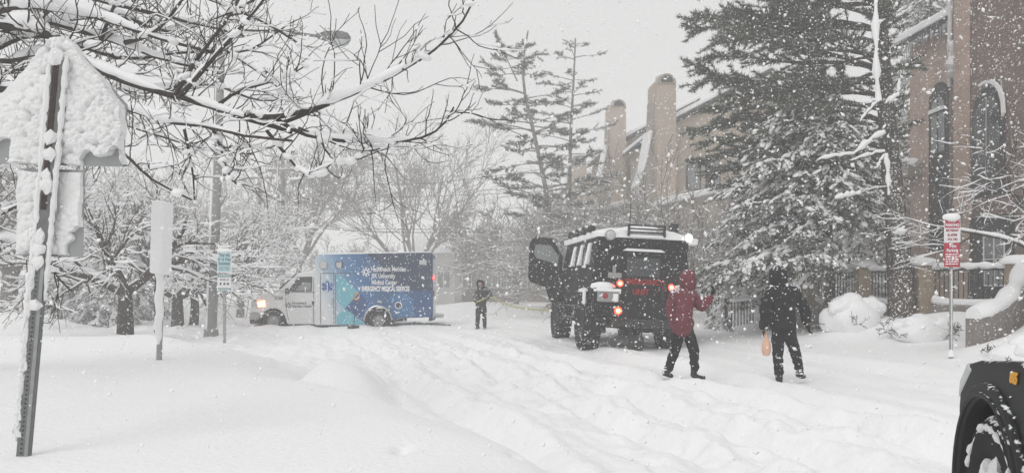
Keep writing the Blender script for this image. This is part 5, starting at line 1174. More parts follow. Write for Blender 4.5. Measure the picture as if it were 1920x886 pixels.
    for v, m in ((516, M['red_lit']), (545, M['red_lens'])): MB().prism([(808.1, v), (810.5, v), (810.5, v + 9), (808.1, v + 9)], .9, 1.12, sd).build('tail_lamp', m, r)
    MB().prism([(808.1, 484), (809.5, 484), (809.5, 594), (808.1, 594)], -1.1, 1.1, sd).build('rear_door', M['van_white'], r)
    MB().prism([(735, 598), (757, 597), (757, 602), (738, 603)], .5, .75, sd).build('exhaust_pipe', M['black_plastic'], r)
    MB().box(X(600), X(608), -.9, .9, Z(476), Z(473)).build('light_bar', M['lens'], r)
    return r
amb = ambulance()

# dark tyre-dug slush behind the ambulance
p = P(775, 612, 28.9); rg = np.random.default_rng(2); mb = MB()
for i in range(16):
    q = P(745 + i * 6 + rg.uniform(-3, 3), 605.5 + rg.uniform(-.8, 1.4), 30.4); mb.blob((q.x, q.y + rg.uniform(-.1, .1), gz(q.x, q.y) + .01), (.14 + .12 * rg.random(), .22, .035 + .04 * rg.random()), 1, i, .5)
tag(mb.build('slush', mat('slush', (.16, .15, .14), .9, .2, var=.4, scale=12, dust=.3)), 'dark dug up slush on the snow behind the ambulance wheel', 'slush', kind='stuff')

# snow shovel standing in front of the ambulance
Ysh = 28.2; a = P(663, 611, Ysh); r = thing('snow_shovel', 'dark snow shovel with an orange handle standing upright before the ambulance', 'shovel', (a.x, Ysh, a.z))
hd = P(668, 562, Ysh) - a
MB().box(-.22, .20, -.03, .04, -.14, .03, (-.2, .2, -.01, .02)).build('blade', M['black_plastic'], r, bevel=.01); MB().tube([(0, 0, 0), hd], .018, 6).build('shaft', M['frame_dark'], r)
MB().tube([hd, hd + Vector((-.09, 0, .1)), hd + Vector((-.07, 0, .22)), hd + Vector((.08, 0, .24)), hd + Vector((.11, 0, .12)), hd], .03, 6).build('grip', M['orange'], r)

# ------------------------------------------------------------------ armoured rescue truck
def armoured_truck():
    Y0 = 18.7; c = P(1196, 536, Y0); th = math.radians(6.0)
    r = thing('armoured_truck', 'big black armoured rescue truck seen from behind with its front door swung open', 'armoured truck', (c.x, Y0, -.06), (0, math.radians(2.6), th))
    K = M['black_paint']; yz = lambda u, v, w_: Vector((w_, u, v)); xz = lambda u, v, w_: Vector((u, w_, v))
    # hull: faceted side profile of the rear body, cab and bonnet
    body = MB(); hw, ht = 1.16, 1.06
    def loft(secs):
        v = []; f = []
        for y, pts in secs: v += [(x, y, z) for x, z in pts]
        n = len(secs[0][1])
        for i in range(len(secs) - 1): f += [(i * n + k, i * n + (k + 1) % n, (i + 1) * n + (k + 1) % n, (i + 1) * n + k) for k in range(n)]
        f += [tuple(range(n)), tuple(range((len(secs) - 1) * n, len(secs) * n))]
        return v, f
    sec = lambda zt, zb=.86, w0=hw, w1=ht: [(-w0 * .55, zb), (w0 * .55, zb), (w0, zb + .35), (w0, 1.75), (w1, zt), (-w1, zt), (-w0, 1.75), (-w0, zb + .35)]
    body.add(*loft([(0.0, sec(2.64)), (.25, sec(2.72)), (4.1, sec(2.72)), (4.5, sec(1.95, w1=1.05)), (5.7, sec(1.7, .8, 1.0, .92)), (5.85, sec(1.45, .9, .98, .92))]))
    hull = body.build('hull', K, r, bevel=.03)
    # rear wall: upper armour visor, door panel with ribs, ledges
    rw = MB().box(-1.02, 1.06, -.10, .02, 2.38, 2.70, (-1.1, 1.1, -.2, .02)).build('rear_visor', K, r, bevel=.02)
    dr = MB().box(-.56, .60, -.07, -.003, .82, 2.32).build('rear_door', K, r, bevel=.02)
    MB().box(-.38, .42, -.085, -.072, 1.78, 2.22).build('door_window', M['glass_dark'], dr, bevel=.02); MB().box(.46, .52, -.13, -.072, 1.3, 1.55).build('door_handle', M['iron'], dr)
    hg = MB()
    for z in (1.0, 1.5, 2.05): hg.tube([(-.58, -.09, z - .08), (-.58, -.09, z + .08)], .03, 8)
    hg.build('hinge', M['iron'], dr)
    sn = MB().box(-.50, .50, -.26, -.06, 2.36, 2.42, (-.42, .40, -.2, -.06)); sn.build('visor_snow', M['snow'], r, bevel=.02)
    text('lettering', 'EMERGENCY', .175, M['red_dull'], r, (.06, -.092, 1.60), RX, 'CENTER', .005, sx=.9); text('lettering', 'UNIT', .19, M['red_dull'], r, (-.02, -.092, 1.36), RX, 'CENTER', .005, sx=.9)
    for nm, s_ in (('side_locker', -1), ('side_locker', 1)):
        MB().box(min(s_ * .64, s_ * 1.14), max(s_ * .64, s_ * 1.14), -.20, -.003, .95, 1.50).build(nm, K, r, bevel=.03)
        MB().blob((s_ * .92, -.12, 1.50), (.3, .14, .13), 2, 4 + s_, .1, -.3).build('locker_snow', M['snow'], r)
    MB().box(1.0, 1.28, -.2, .3, 1.66, 1.78).box(1.04, 1.26, -.22, .1, 1.45, 1.66).build('locker_snow', M['snow'], r, bevel=.05)
    # lamps
    def lamp(nm, p, rr, m, core=None, ring=M['iron']):
        o = MB().lathe([(rr * 1.25, 0), (rr * 1.25, .05), (rr, .055)], p, (0, -1, 0), 18).build(nm, ring, r); MB().lathe([(0, .075), (rr * .6, .07), (rr, .05), (rr, .03)], p, (0, -1, 0), 18).build('lens', m, o)
        if core: MB().lathe([(0, .09), (rr * .5, .085), (rr * .55, .06)], p, (0, -1, 0), 14).build('lamp_core', core, o)
        return o
    lamp('tail_lamp', (-.56, -.21, 1.60), .075, M['red_lit'], M['red_core']); lamp('tail_lamp', (-.58, -.21, .97), .09, M['red_lit'], M['red_core']); lamp('tail_lamp', (.64, -.25, 1.56), .075, M['red_lit'], M['red_core'])
    lamp('marker_lamp', (-.90, -.24, 1.30), .07, M['red_lens'], None, M['steel']); lamp('blue_lamp', (.72, -.25, .92), .05, M['blue_lit'])
    MB().box(-1.08, -.56, -.28, -.205, 1.16, 1.44).build('lamp_guard', M['steel'], r, bevel=.03); MB().box(-1.1, -.54, -.33, -.2, 1.40, 1.47).box(-.72, -.6, -.31, -.285, 1.18, 1.36).build('locker_snow', M['snow'], r, bevel=.02)
    lamp('work_lamp', (-.84, -.24, 2.70), .10, M['lens'], None, M['steel']); lamp('work_lamp', (1.00, -.26, 2.72), .085, M['white_lit'], None, M['snow'])
    MB().box(-.74, -.66, -.24, -.2, 1.84, 2.0).box(-.84, -.52, -.23, -.2, 1.72, 1.84).build('camera_bracket', M['steel'], r, bevel=.01)
    # roof: heavy uneven snow, louvred rack, lamps on the left edge, antenna box
    n = 26; V = []; 
    for i in range(n):
        for j in range(14):
            x = -1.14 + 2.34 * j / 13; y = -.24 + 4.5 * i / (n - 1); e = min(1, 3.2 * min(j, 13 - j) / 13 + .45) * min(1, .55 + i / 4)
            V.append((x, y, 2.71 + e * (.20 + .05 * math.sin(x * 3 + 1) + .04 * math.sin(y * 2.2)) + .03 * math.sin(x * 7 + y * 5) - .05 * max(0, x)))
    nb = len(V); V += [(x, y, 2.66) for x, y, z in V]; idx = lambda i, j, b=0: b * nb + i * 14 + j; fq = []
    for i in range(n - 1):
        for j in range(13): fq += [(idx(i, j), idx(i, j + 1), idx(i + 1, j + 1), idx(i + 1, j)), (idx(i, j, 1), idx(i + 1, j, 1), idx(i + 1, j + 1, 1), idx(i, j + 1, 1))]
        for j in (0, 13): fq.append((idx(i, j), idx(i + 1, j), idx(i + 1, j, 1), idx(i, j, 1)))
    for j in range(13):
        for i in (0, n - 1): fq.append((idx(i, j), idx(i, j + 1), idx(i, j + 1, 1), idx(i, j, 1)))
    MB().add(V, fq).build('roof_snow', M['snow'], r, angle=60)
    MB().box(1.04, 1.26, -.24, .5, 2.56, 2.72).build('side_snow', M['snow'], r, bevel=.04)
    rk = MB()
    for z in (2.77, 2.85, 2.93): rk.box(-.42, .42, -.34, -.30, z, z + .035)
    for x in (-.44, .40): rk.box(x, x + .04, -.35, -.26, 2.7, 2.97)
    rk.build('light_rack', M['iron'], r); MB().box(-.40, .40, -.33, -.25, 2.68, 2.73).build('rack_snow', M['snow'], r, bevel=.01)
    for y in (.5, 1.3, 2.2, 3.1):
        o = MB().lathe([(0, 0), (.09, 0), (.10, .12), (0, .13)], (-1.08, y, 2.86), (-1, -.4, .2), 14).build('roof_lamp', M['iron'], r); MB().tube([(-1.05, y, 2.68), (-1.08, y, 2.86)], .02, 6).build('lamp_stalk', M['iron'], o); MB().blob((-1.06, y + .02, 2.98), (.08, .1, .05), 1, 3).build('lamp_snow', M['snow'], o)
    MB().box(.84, 1.04, .6, .8, 2.9, 3.12).build('roof_box', M['iron'], r, bevel=.01); MB().tube([(.94, .7, 2.7), (.94, .7, 2.9)], .04, 6).build('roof_box_stalk', M['iron'], r)
    MB().tube([(.3, 2.5, 2.7), (.31, 2.5, 4.0)], .012, 5).build('antenna', M['iron'], r)
    # left side: windows with caked snow, steps
    sx = lambda z: -hw - .005 + (hw - ht) * max(0, (z - 1.75)) / .95
    for y0, y1, m in ((.55, 1.3, M['glass_dark']), (1.5, 2.2, M['glass_dark']), (2.45, 3.2, M['glass_dark'])):
        v = [(sx(2.05), y0, 2.05), (sx(2.05), y1, 2.05), (sx(2.5), y1, 2.5), (sx(2.5), y0, 2.5)]; MB().add(v + [(x - .02, y, z) for x, y, z in v], [(0, 1, 2, 3), (4, 5, 6, 7), (0, 1, 5, 4), (1, 2, 6, 5), (2, 3, 7, 6), (3, 0, 4, 7)]).build('side_window', m, r)
        MB().box(sx(2.05) - .10, sx(2.05) + .02, y0, y0 + .22, 2.03, 2.55, (sx(2.5) - .06, sx(2.5) + .02, y0, y0 + .2)).build('window_snow', M['snow'], r, bevel=.02)
    for y0, y1 in ((.4, 1.75), (4.2, 5.5)):
        for s_ in (-1, 1): MB().box(min(s_ * .95, s_ * 1.26), max(s_ * .95, s_ * 1.26), y0, y1, 1.30, 1.38).build('fender', K, r, bevel=.02)
    MB().blob((-1.16, .85, 1.40), (.14, .45, .07), 2, 5, .1).blob((-1.16, 4.8, 1.40), (.13, .45, .07), 2, 6, .1).build('fender_snow', M['snow'], r); MB().box(-1.28, -1.22, .32, .5, 1.08, 1.40).build('fender_snow', M['snow'], r, bevel=.02)
    MB().box(-1.22, -1.0, 2.0, 4.0, .62, .70).box(-1.2, -1.0, 2.2, 3.8, .95, 1.01).build('side_step', K, r)
    # front left door standing open, with a clipped window
    a = math.radians(98); hx, hy = -1.14, 4.35; D = Vector((-math.sin(a), -math.cos(a), 0)); E = Vector((D.y, -D.x, 0))
    fd = lambda u, v, w_: Vector((hx, hy, 0)) + D * u + E * w_ + ZX * v
    dp = [(0.02, 1.05), (.32, 1.05), (.46, 1.45), (.92, 1.60), (.97, 1.72), (.97, 2.70), (.84, 2.90), (.32, 2.86), (0, 2.36)]
    do = MB().prism(dp, -.06, .06, fd).build('front_door', K, r, bevel=.02)
    MB().prism([(.14, 2.12), (.76, 2.28), (.84, 2.42), (.80, 2.66), (.36, 2.66), (.12, 2.34)], -.085, .085, fd).build('door_pane', M['glass_gray'], do)
    # running gear
    for y in (1.0, 4.9):
        for s_ in (-1, 1): wheel(r, (s_ * 1.02, y, .65), (s_, 0, 0), .67, .46, M['iron'], .32, lugs=46)
    for y in (1.0, 4.9): MB().tube([(-1.0, y, .62), (-.3, y, .6), (0, y, .6), (.3, y, .6), (1.0, y, .62)], [.08, .09, .2, .09, .08], 10).build('axle', M['iron'], r)
    ch = MB().box(-.5, -.36, .0, 5.7, .62, .82).box(.36, .5, 0, 5.7, .62, .82).box(-.7, .7, -.1, .05, .60, .78); ch.build('chassis', M['iron'], r)
    MB().box(-.30, .0, -.32, -.24, .06, .12).box(-.30, -.27, -.32, -.26, .06, .62).box(-.03, 0, -.32, -.26, .06, .62).box(-.27, -.03, -.32, -.26, .30, .36).box(-.33, .03, -.335, -.325, .05, .40).build('rear_ladder', M['iron'], r)
    MB().tube([(.05, -.05, .66), (.05, -.3, .64)], .06, 8).build('tow_hitch', M['iron'], r)
    for x in (-.9, .9): MB().box(x - .18, x + .18, .30, .33, .42, .85).build('mud_flap', M['rubber'], r)
    MB().tube([(.45, .1, .55), (.45, 1.4, .5), (.45, 3.2, .55)], .08, 8).build('exhaust_pipe', M['iron'], r)
armoured_truck()

# ------------------------------------------------------------------ black pickup in the right foreground
def pickup():
    yaw = math.radians(74.0)          # local x forward, y to its left
    r = thing('pickup_truck', 'black pickup truck with snow packed front wheel and orange number at right edge', 'pickup truck', (2.39, 4.0, 0), (0, 0, yaw))
    B = M['black_gloss']; sd = lambda u, v, w_: Vector((u, w_, v))
    ar = .54; zc = .38
    arch = [(ar * math.cos(t), zc + (ar + .02) * math.sin(t)) for t in np.linspace(0, math.pi, 21)]
    pol = [(.60, .62), (.60, .82), (.55, .97), (.42, 1.075), (.22, 1.11), (-.3, 1.15), (-.9, 1.17), (-1.0, .40), (-ar - .04, .40)] + arch[::-1] + [(.58, .45)]
    fd = MB().prism(pol, -.10, .0, sd).build('front_fender', B, r, bevel=.02)
    hood = MB().prism([(.57, .98), (.42, 1.085), (.0, 1.13), (-.95, 1.19), (-.95, .9), (.57, .9)], -1.72, -.03, sd).build('hood', B, r, bevel=.05)
    MB().prism([(.58, .62), (.58, .97), (.48, .97), (.48, .62)], -1.70, -.11, sd).build('grille', M['black_plastic'], r, bevel=.02)
    MB().prism([(.66, .42), (.68, .62), (.50, .62), (.50, .42)], -1.62, -.12, sd).build('front_bumper', M['black_plastic'], r, bevel=.04)
    # cab and bed behind the fender
    MB().prism([(-1.005, .38), (-1.005, 1.14), (-2.25, 1.16), (-2.25, .38)], -.12, .0, sd).build('front_door', B, r, bevel=.015); MB().prism([(-2.26, .38), (-2.26, 1.16), (-3.25, 1.17), (-3.25, .38)], -.12, .0, sd).build('rear_door', B, r, bevel=.015)
    MB().prism([(-.98, 1.16), (-1.75, 1.72), (-3.0, 1.74), (-3.35, 1.19)], -1.6, -.18, sd).build('cab', B, r, bevel=.06)
    MB().prism([(-1.25, 1.20), (-1.82, 1.66), (-2.2, 1.66), (-2.2, 1.20)], -.178, -.15, sd).build('side_window', M['glass_dark'], r)
    MB().prism([(-3.26, .45), (-3.26, 1.17), (-5.0, 1.17), (-5.0, .6), (-4.75, .45)], -1.74, .0, sd).build('bed', B, r, bevel=.04)
    MB().prism([(-.95, .38), (-.95, 1.15), (-3.3, 1.17), (-3.3, .38)], -1.74, -.13, sd).build('cabin_floor', M['black_plastic'], r)
    MB().prism([(-1.0, .38), (-.6, .62), (.6, .62), (.6, .9), (-1.0, .9)], -1.55, -.42, sd).build('wheel_well', M['frame_dark'], r)
    MB().prism(pol, -1.74, -1.64, sd).build('front_fender', B, r, bevel=.02)
    # wide plastic arch flare
    outer = [((ar + .085) * math.cos(t), zc + (ar + .095) * math.sin(t)) for t in np.linspace(-.06, math.pi + .06, 24)]; inner = [((ar - .005) * math.cos(t), zc + (ar + .015) * math.sin(t)) for t in np.linspace(-.06, math.pi + .06, 24)]
    fl = MB().prism(outer + inner[::-1], -.06, .03, sd).build('arch_flare', M['black_plastic'], r, bevel=.018)
    lip = [((ar + .02) * math.cos(t), zc + (ar + .035) * math.sin(t)) for t in np.linspace(-.05, math.pi + .05, 24)]
    MB().tube([sd(u, v, .032) for u, v in lip], .014, 6).build('flare_lip', M['black_plastic'], fl)
    # headlamp wrapping the corner
    hl = MB().prism([(.604, .86), (.54, .90), (.44, .97), (.32, 1.05), (.41, 1.082), (.555, .975)], -.30, .006, sd).build('headlight', M['lens'], r, bevel=.015)
    # wheel packed with snow
    w_ = wheel(r, (0, -.13, zc), (0, 1, 0), .47, .28, M['black_plastic'], .25); wheel(r, (0, -1.56, zc), (0, -1, 0), .42, .27, M['black_plastic'], .25); wheel(r, (-3.95, -.16, zc), (0, 1, 0), .42, .27, M['black_plastic'], .25); wheel(r, (-3.95, -1.56, zc), (0, -1, 0), .42, .27, M['black_plastic'], .25)
    rg = random.Random(12); mb = MB()
    for t0, t1, rr, wd in ((.35, 2.75, .41, .024), (3.2, 5.9, .40, .022)):
        n = 40; pts = []; rs = []
        for i in range(n + 1):
            t = t0 + (t1 - t0) * i / n; pts.append((math.cos(t) * (rr + rg.uniform(-.008, .008)), -.0, zc + math.sin(t) * rr)); rs.append(wd * (.15 + 1.0 * abs(math.sin(i * .9 + rg.random())) * (1 if math.sin(t * 5) > -.5 else .2)))
        mb.tube(pts, rs, 7)
    mb.build('tyre_snow', M['snow_clump'], w_)
    mb = MB()
    for ang, rad, sx_, sz in ((1.9, .12, .12, .14), (2.8, .12, .11, .13), (3.8, .11, .12, .12), (4.9, .12, .13, .11), (1.2, .16, .06, .08), (2.3, .02, .14, .15), (.3, .2, .05, .05), (5.8, .17, .07, .05)):
        mb.blob((math.cos(ang) * rad * 1.15, -.02, zc + math.sin(ang) * rad), (sx_, .05, sz), 3, int(ang * 10), .35)
    mb.build('rim_snow', M['snow_clump'], w_)
    text('lettering', '805', .07, M['amber_ink'], fd, (-.325, .006, 1.06), (math.radians(90), 0, math.radians(180)), 'LEFT', .004, .95, .3)
    MB().box(-.95, .3, -1.5, -.3, 1.13, 1.16).build('hood_snow', M['snow'], r, bevel=.015)
    MB().prism([(-1.33, 1.18), (-1.5, 1.22), (-1.5, 1.36), (-1.35, 1.3)], .01, .22, sd).build('side_mirror', M['black_plastic'], r, bevel=.02)
pickup()

# ------------------------------------------------------------------ people
def skin_mesh(name, verts, edges, m, parent, sub=2, loc=Vector((0, 0, 0)), folds=0):
    """verts: (point, rx, ry); one continuous surface grown on a skeleton"""
    me = bpy.data.meshes.new(name); me.from_pydata([tuple(Vector(v[0]) - loc) for v in verts], edges, [])
    o = bpy.data.objects.new(name, me); COL.objects.link(o)
    o.modifiers.new('skin', 'SKIN').use_smooth_shade = True
    for i, v in enumerate(verts): d = me.skin_vertices[0].data[i]; d.radius = (v[1], v[2]); d.use_root = (i == 0)
    ss = o.modifiers.new('sub', 'SUBSURF'); ss.levels = sub; ss.render_levels = sub
    dg = bpy.context.evaluated_depsgraph_get(); nm = bpy.data.meshes.new_from_object(o.evaluated_get(dg)); bpy.data.objects.remove(o); bpy.data.meshes.remove(me)
    if folds:                                           # creases pulled across the cloth
        n = len(nm.vertices); c = np.empty(n * 3, np.float32); nv = np.empty(n * 3, np.float32); nm.vertices.foreach_get('co', c); nm.vertices.foreach_get('normal', nv); c = c.reshape(-1, 3); nv = nv.reshape(-1, 3)
        h = fbm(c[:, 0] * 7 + c[:, 2] * 4, c[:, 2] * 15 - c[:, 0] * 6 + c[:, 1] * 9, 3, 5) + .8 * np.abs(vnoise(c[:, 0] * 5 - c[:, 2] * 7, c[:, 2] * 5 + c[:, 1] * 8, 9))
        nm.vertices.foreach_set('co', (c + nv * (h * folds)[:, None]).astype(np.float32).ravel()); nm.update()
    nm.name = name; nm.materials.clear(); nm.polygons.foreach_set('use_smooth', [True] * len(nm.polygons))
    return link(name, nm, m, parent)

def person(label, Y, J, mats, hood_m, hunch=0, facing=1, hand_pose=(None, None), long_coat=False, k_w=1.0, face=None):
    """J: joint name -> (px, py, dy). Facing: unit vector of travel for toes and face"""
    W = {n: P(q[0], q[1], Y + q[2]) for n, q in J.items()}
    foot = (W['l_toe'] + W['r_toe']) / 2; root_p = Vector((foot.x, Y, min(W['l_toe'].z, W['r_toe'].z) - .03))
    r = thing('person', label, 'person', root_p)
    fx, fy = facing; fw = Vector((fx, fy, 0)).normalized(); lt = ZX.cross(fw)
    wx, wy = (.235 * k_w, .17 * k_w)
    # slim body under the clothes, one continuous figure with head, face and limbs
    hd = W['head']; order = ['pelvis', 'spine', 'chest', 'neck', 'head', 'l_sh', 'l_el', 'l_wr', 'r_sh', 'r_el', 'r_wr', 'l_hip', 'l_kn', 'l_an', 'r_hip', 'r_kn', 'r_an']
    rad = dict(pelvis=.11, spine=.10, chest=.11, neck=.055, head=.092, l_sh=.05, l_el=.035, l_wr=.026, r_sh=.05, r_el=.035, r_wr=.026, l_hip=.075, l_kn=.05, l_an=.035, r_hip=.075, r_kn=.05, r_an=.035)
    vs = [(W[n], rad[n] * .9, rad[n] * .9) for n in order]; crown = hd + ZX * .075; vs.append((crown, .085, .085)); chin = hd - ZX * .06 + fw * .035; vs.append((chin, .05, .05)); nose = hd + fw * .10; vs.append((nose, .016, .022))
    ix = {n: i for i, n in enumerate(order)}
    E = [('pelvis', 'spine'), ('spine', 'chest'), ('chest', 'neck'), ('neck', 'head'), ('chest', 'l_sh'), ('l_sh', 'l_el'), ('l_el', 'l_wr'), ('chest', 'r_sh'), ('r_sh', 'r_el'), ('r_el', 'r_wr'), ('pelvis', 'l_hip'), ('l_hip', 'l_kn'), ('l_kn', 'l_an'), ('pelvis', 'r_hip'), ('r_hip', 'r_kn'), ('r_kn', 'r_an')]
    ed = [(ix[a], ix[b]) for a, b in E] + [(ix['head'], len(order)), (ix['head'], len(order) + 1), (ix['head'], len(order) + 2)]
    body = skin_mesh('body', vs, ed, M['skin'], r, 2, root_p)
    # jacket: torso and sleeves, hem below the hips
    hem = W['pelvis'] - ZX * (.24 if long_coat else .17)
    mid = W['pelvis'] + ZX * .05
    cv = [(W['chest'], wx * 1.02, wy * 1.08), (W['spine'], wx * .95, wy * 1.05), (mid, wx * .98, wy * 1.1), (hem, wx * 1.0, wy * 1.12), (W['neck'] + ZX * .05, .11, .11), (W['l_sh'], .11, .11), (W['l_el'], .086, .086), (W['l_wr'], .066, .066), (W['r_sh'], .11, .11), (W['r_el'], .086, .086), (W['r_wr'], .066, .066)]
    jk = skin_mesh('jacket', cv, [(0, 1), (1, 2), (2, 3), (0, 4), (0, 5), (5, 6), (6, 7), (0, 8), (8, 9), (9, 10)], mats[0], r, 3, root_p, .030)
    # hood with an opening around the face
    bm = bmesh.new(); bmesh.ops.create_uvsphere(bm, u_segments=22, v_segments=16, radius=1)
    for v in bm.verts: v.co = Vector((v.co.x * .14 * (1.08 if v.co.z < -.3 else 1), v.co.y * .155, v.co.z * (.21 if v.co.z < 0 else .18)))
    cut = [v for v in bm.verts if v.co.y > .085 and -.09 < v.co.z < .075]; bmesh.ops.delete(bm, geom=cut, context='VERTS')
    me = bpy.data.meshes.new('hood'); bm.to_mesh(me); bm.free(); me.polygons.foreach_set('use_smooth', [True] * len(me.polygons))
    ho = link('hood', me, hood_m, r); ho.location = hd - root_p + ZX * .015 - fw * .005; ho.rotation_euler = (0, 0, math.atan2(-fx, fy)); so_ = ho.modifiers.new('s', 'SOLIDIFY'); so_.thickness = .012
    # face details
    ey = MB()
    for s_ in (-1, 1): ey.blob(tuple(hd + fw * .088 + lt * .032 * s_ + ZX * .012 - root_p), (.011, .011, .009), 1, 1, 0)
    ey.build('eyes', M['frame_dark'], body)
    MB().blob(tuple(hd + fw * .085 - ZX * .045 - root_p), (.02, .02, .006), 1, 1, 0).build('mouth', M['red_lens'], body)
    if face: MB().blob(tuple(hd + fw * .055 - ZX * .045 - root_p), (.075, .075, .065), 2, 1, 0).build('face_scarf', face, r)
    # trousers
    tv = [(W['pelvis'] + ZX * .12, .15 * k_w, .13 * k_w), (W['l_hip'] - ZX * .03, .112, .112), ((W['l_hip'] + W['l_kn']) / 2, .102, .102), (W['l_kn'], .084, .084), ((W['l_kn'] + W['l_an']) / 2, .076, .076), (W['l_an'], .07, .07), (W['r_hip'] - ZX * .03, .112, .112), ((W['r_hip'] + W['r_kn']) / 2, .102, .102), (W['r_kn'], .084, .084), ((W['r_kn'] + W['r_an']) / 2, .076, .076), (W['r_an'], .07, .07)]
    skin_mesh('trousers', tv, [(0, 1), (1, 2), (2, 3), (3, 4), (4, 5), (0, 6), (6, 7), (7, 8), (8, 9), (9, 10)], mats[1], r, 3, root_p, .018)
    for s_ in ('l', 'r'):
        an, to = W[s_ + '_an'], W[s_ + '_toe']; heel = Vector((an.x, an.y, to.z + .02)) - (to - an).normalized() * .03
        sh = an + (W[s_ + '_kn'] - an).normalized() * .13
        skin_mesh('boot', [(an, .062, .062), (sh, .066, .066), (heel, .05, .05), ((heel + to) / 2, .05, .045), (to, .04, .035)], [(0, 1), (0, 2), (2, 3), (3, 4)], M['boot'], r, 2, root_p)
        # gloved hand: palm, four fingers, thumb from its side
        wr, el = W[s_ + '_wr'], W[s_ + '_el']; d = (wr - el).normalized(); hp = hand_pose[0 if s_ == 'l' else 1]
        if hp == 'up': d = (d * .5 + ZX * .8).normalized()
        pn = d.cross(Vector((0, 1, 0))); pn = pn.normalized() if pn.length > .1 else Vector((1, 0, 0)); ac = d.cross(pn)
        pc = wr + d * .06; hv = [(wr, .034, .034), (pc, .045, .03)]; he = [(0, 1)]
        for j, (o_, ln) in enumerate(((-.032, .062), (-.011, .072), (.011, .068), (.032, .052))):
            k0 = wr + d * .095 + ac * o_; k1 = k0 + d * ln * .55 + pn * (.012); k2 = k1 + d * ln * (.35 if hp != 'grip' else .05) + pn * (.03 if hp != 'grip' else .045); b = len(hv)
            hv += [(k0, .0135, .0135), (k1, .0125, .0125), (k2, .0105, .0105)]; he += [(1, b), (b, b + 1), (b + 1, b + 2)]
        b = len(hv); t0 = wr + d * .045 + ac * -.042; t1 = t0 + d * .03 - ac * .025 + pn * .015; hv += [(t0, .015, .015), (t1, .0125, .0125)]; he += [(1, b), (b, b + 1)]
        skin_mesh('glove', hv, he, M['boot'] if s_ == 'x' else M['cloth_black'], r, 1, root_p)
    return r, W

person('person in dark red hooded jacket and black trousers walking with one arm raised', 12.9,
       dict(pelvis=(1278, 606, 0), spine=(1278, 582, 0), chest=(1280, 562, 0), neck=(1287, 541, 0), head=(1291, 527, .02), l_sh=(1263, 556, -.04), l_el=(1256, 584, -.06), l_wr=(1266, 606, .06), r_sh=(1300, 557, .04), r_el=(1316, 577, .0), r_wr=(1335, 554, .02),
            l_hip=(1270, 616, 0), l_kn=(1266, 656, .02), l_an=(1251, 696, -.02), l_toe=(1263, 705, -.02), r_hip=(1288, 616, 0), r_kn=(1301, 654, -.02), r_an=(1303, 697, 0), r_toe=(1323, 708, .0)),
       (M['cloth_red'], M['cloth_black']), M['cloth_red'], facing=(.92, .38), hand_pose=('relax', 'up'), long_coat=True, face=M['cloth_black'])
rb, Wb = person('person all in black with a hood, walking away while carrying a pale orange bag', 12.6,
       dict(pelvis=(1468, 606, 0), spine=(1467, 578, 0), chest=(1467, 558, 0), neck=(1462, 534, .0), head=(1459, 519, .03), l_sh=(1445, 550, 0), l_el=(1433, 586, -.03), l_wr=(1433, 618, .05), r_sh=(1490, 550, 0), r_el=(1508, 580, -.02), r_wr=(1514, 608, .02),
            l_hip=(1459, 618, 0), l_kn=(1458, 660, .06), l_an=(1461, 706, -.04), l_toe=(1462, 715, .14), r_hip=(1478, 618, 0), r_kn=(1490, 656, .05), r_an=(1501, 697, -.02), r_toe=(1508, 705, .14)),
       (M['cloth_black'], M['cloth_black']), M['cloth_black'], facing=(-.15, .98), hand_pose=('grip', 'relax'), k_w=.95)
rd, Wd = person('distant person in dark winter clothes holding a rope in the street by the ambulance', 28.0,
       dict(pelvis=(902, 570, 0), spine=(903, 559, -.02), chest=(905, 549, -.03), neck=(904, 538, -.05), head=(901, 532, -.10), l_sh=(896, 546, -.05), l_el=(890, 558, -.14), l_wr=(893, 566, -.26), r_sh=(913, 545, 0), r_el=(920, 553, -.06), r_wr=(912, 559, -.24),
            l_hip=(898, 574, 0), l_kn=(896, 594, .0), l_an=(895, 612, .02), l_toe=(892, 616, -.10), r_hip=(907, 574, 0), r_kn=(908, 595, 0), r_an=(909, 613, .03), r_toe=(908, 617, -.10)),
       (M['cloth_char'], M['cloth_char']), M['cloth_char'], facing=(-.55, -.83), hand_pose=('grip', 'grip'), k_w=1.05)

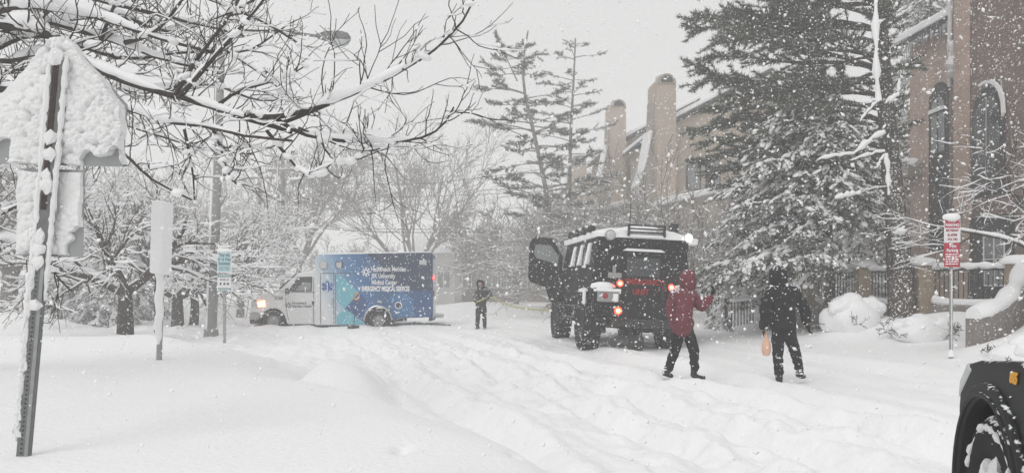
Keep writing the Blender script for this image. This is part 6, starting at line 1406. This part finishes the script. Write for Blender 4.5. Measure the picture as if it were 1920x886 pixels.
# the bag hangs from the hand of the person in black
h = P(1436, 627, 12.63); r = thing('plastic_bag', 'pale orange plastic bag hanging from the hand of the person in black', 'bag', h)
MB().lathe([(.0, .02), (.018, .0), (.03, -.05), (.058, -.12), (.07, -.2), (.068, -.27), (.045, -.325), (0, -.335)], (.01, 0, 0), (.02, 0, 1), 16).build('bag_body', M['bag'], r)
MB().tube([(-.02, 0, -.03), (-.015, 0, .02), (0, 0, .045), (.02, 0, .02), (.025, 0, -.03)], .007, 6).build('bag_handle', M['bag'], r)

# tow rope from the distant person to the front of the truck
q = [Wd['l_wr'] + Vector((0, -.05, 0)), Wd['r_wr'] + Vector((0, -.05, .02)), P(921, 556, 27.9), P(945, 570, 27.6), P(975, 577, 27.2), P(1010, 581, 26.5), P(1060, 580, 25.5)]
V, Fq = tubes([resample([tuple(a) for a in q], 40)], [np.full(40, .028)], 7); tag(link('tow_rope', np_mesh('tow_rope', V, Fq), M['rope']), 'yellowish tow rope sagging from the distant person toward the truck', 'rope')

# ------------------------------------------------------------------ falling snow
def falling_snow():
    rg = np.random.default_rng(17); N = 80000
    y = (rg.random(N) * (21 ** 3 - 2.6 ** 3) + 2.6 ** 3) ** (1 / 3); x = rg.uniform(-1, 1, N) * (1.2 + .70 * y); z = EYE + rg.uniform(-.26, .40, N) * y
    pos = np.stack([x, y, z], -1); ok = z > ground_z(x, y, False) + .05; pos = pos[ok]; N = len(pos)
    s = .0058 * rg.lognormal(0, .58, N); s = np.minimum(s, .0022 * pos[:, 1] + .002)
    R = rand_rot(rg, N); Sx = np.stack([s * rg.uniform(.8, 1.9, N), s * rg.uniform(.7, 1.2, N), s * rg.uniform(.5, 1.0, N)], -1)
    tv = np.array([[1, 0, 0], [-1, 0, 0], [0, 1, 0], [0, -1, 0], [0, 0, 1], [0, 0, -1]], float); tf = np.array([[0, 2, 4], [2, 1, 4], [1, 3, 4], [3, 0, 4], [2, 0, 5], [1, 2, 5], [3, 1, 5], [0, 3, 5]])
    V, Fq = stamp(tv, tf, pos, R * Sx[:, None, :]); tag(link('falling_snow', np_mesh('falling_snow', V, [Fq], smooth=True), M['flake']), 'snowflakes falling thickly through the air', 'snowflakes', kind='stuff')
falling_snow()
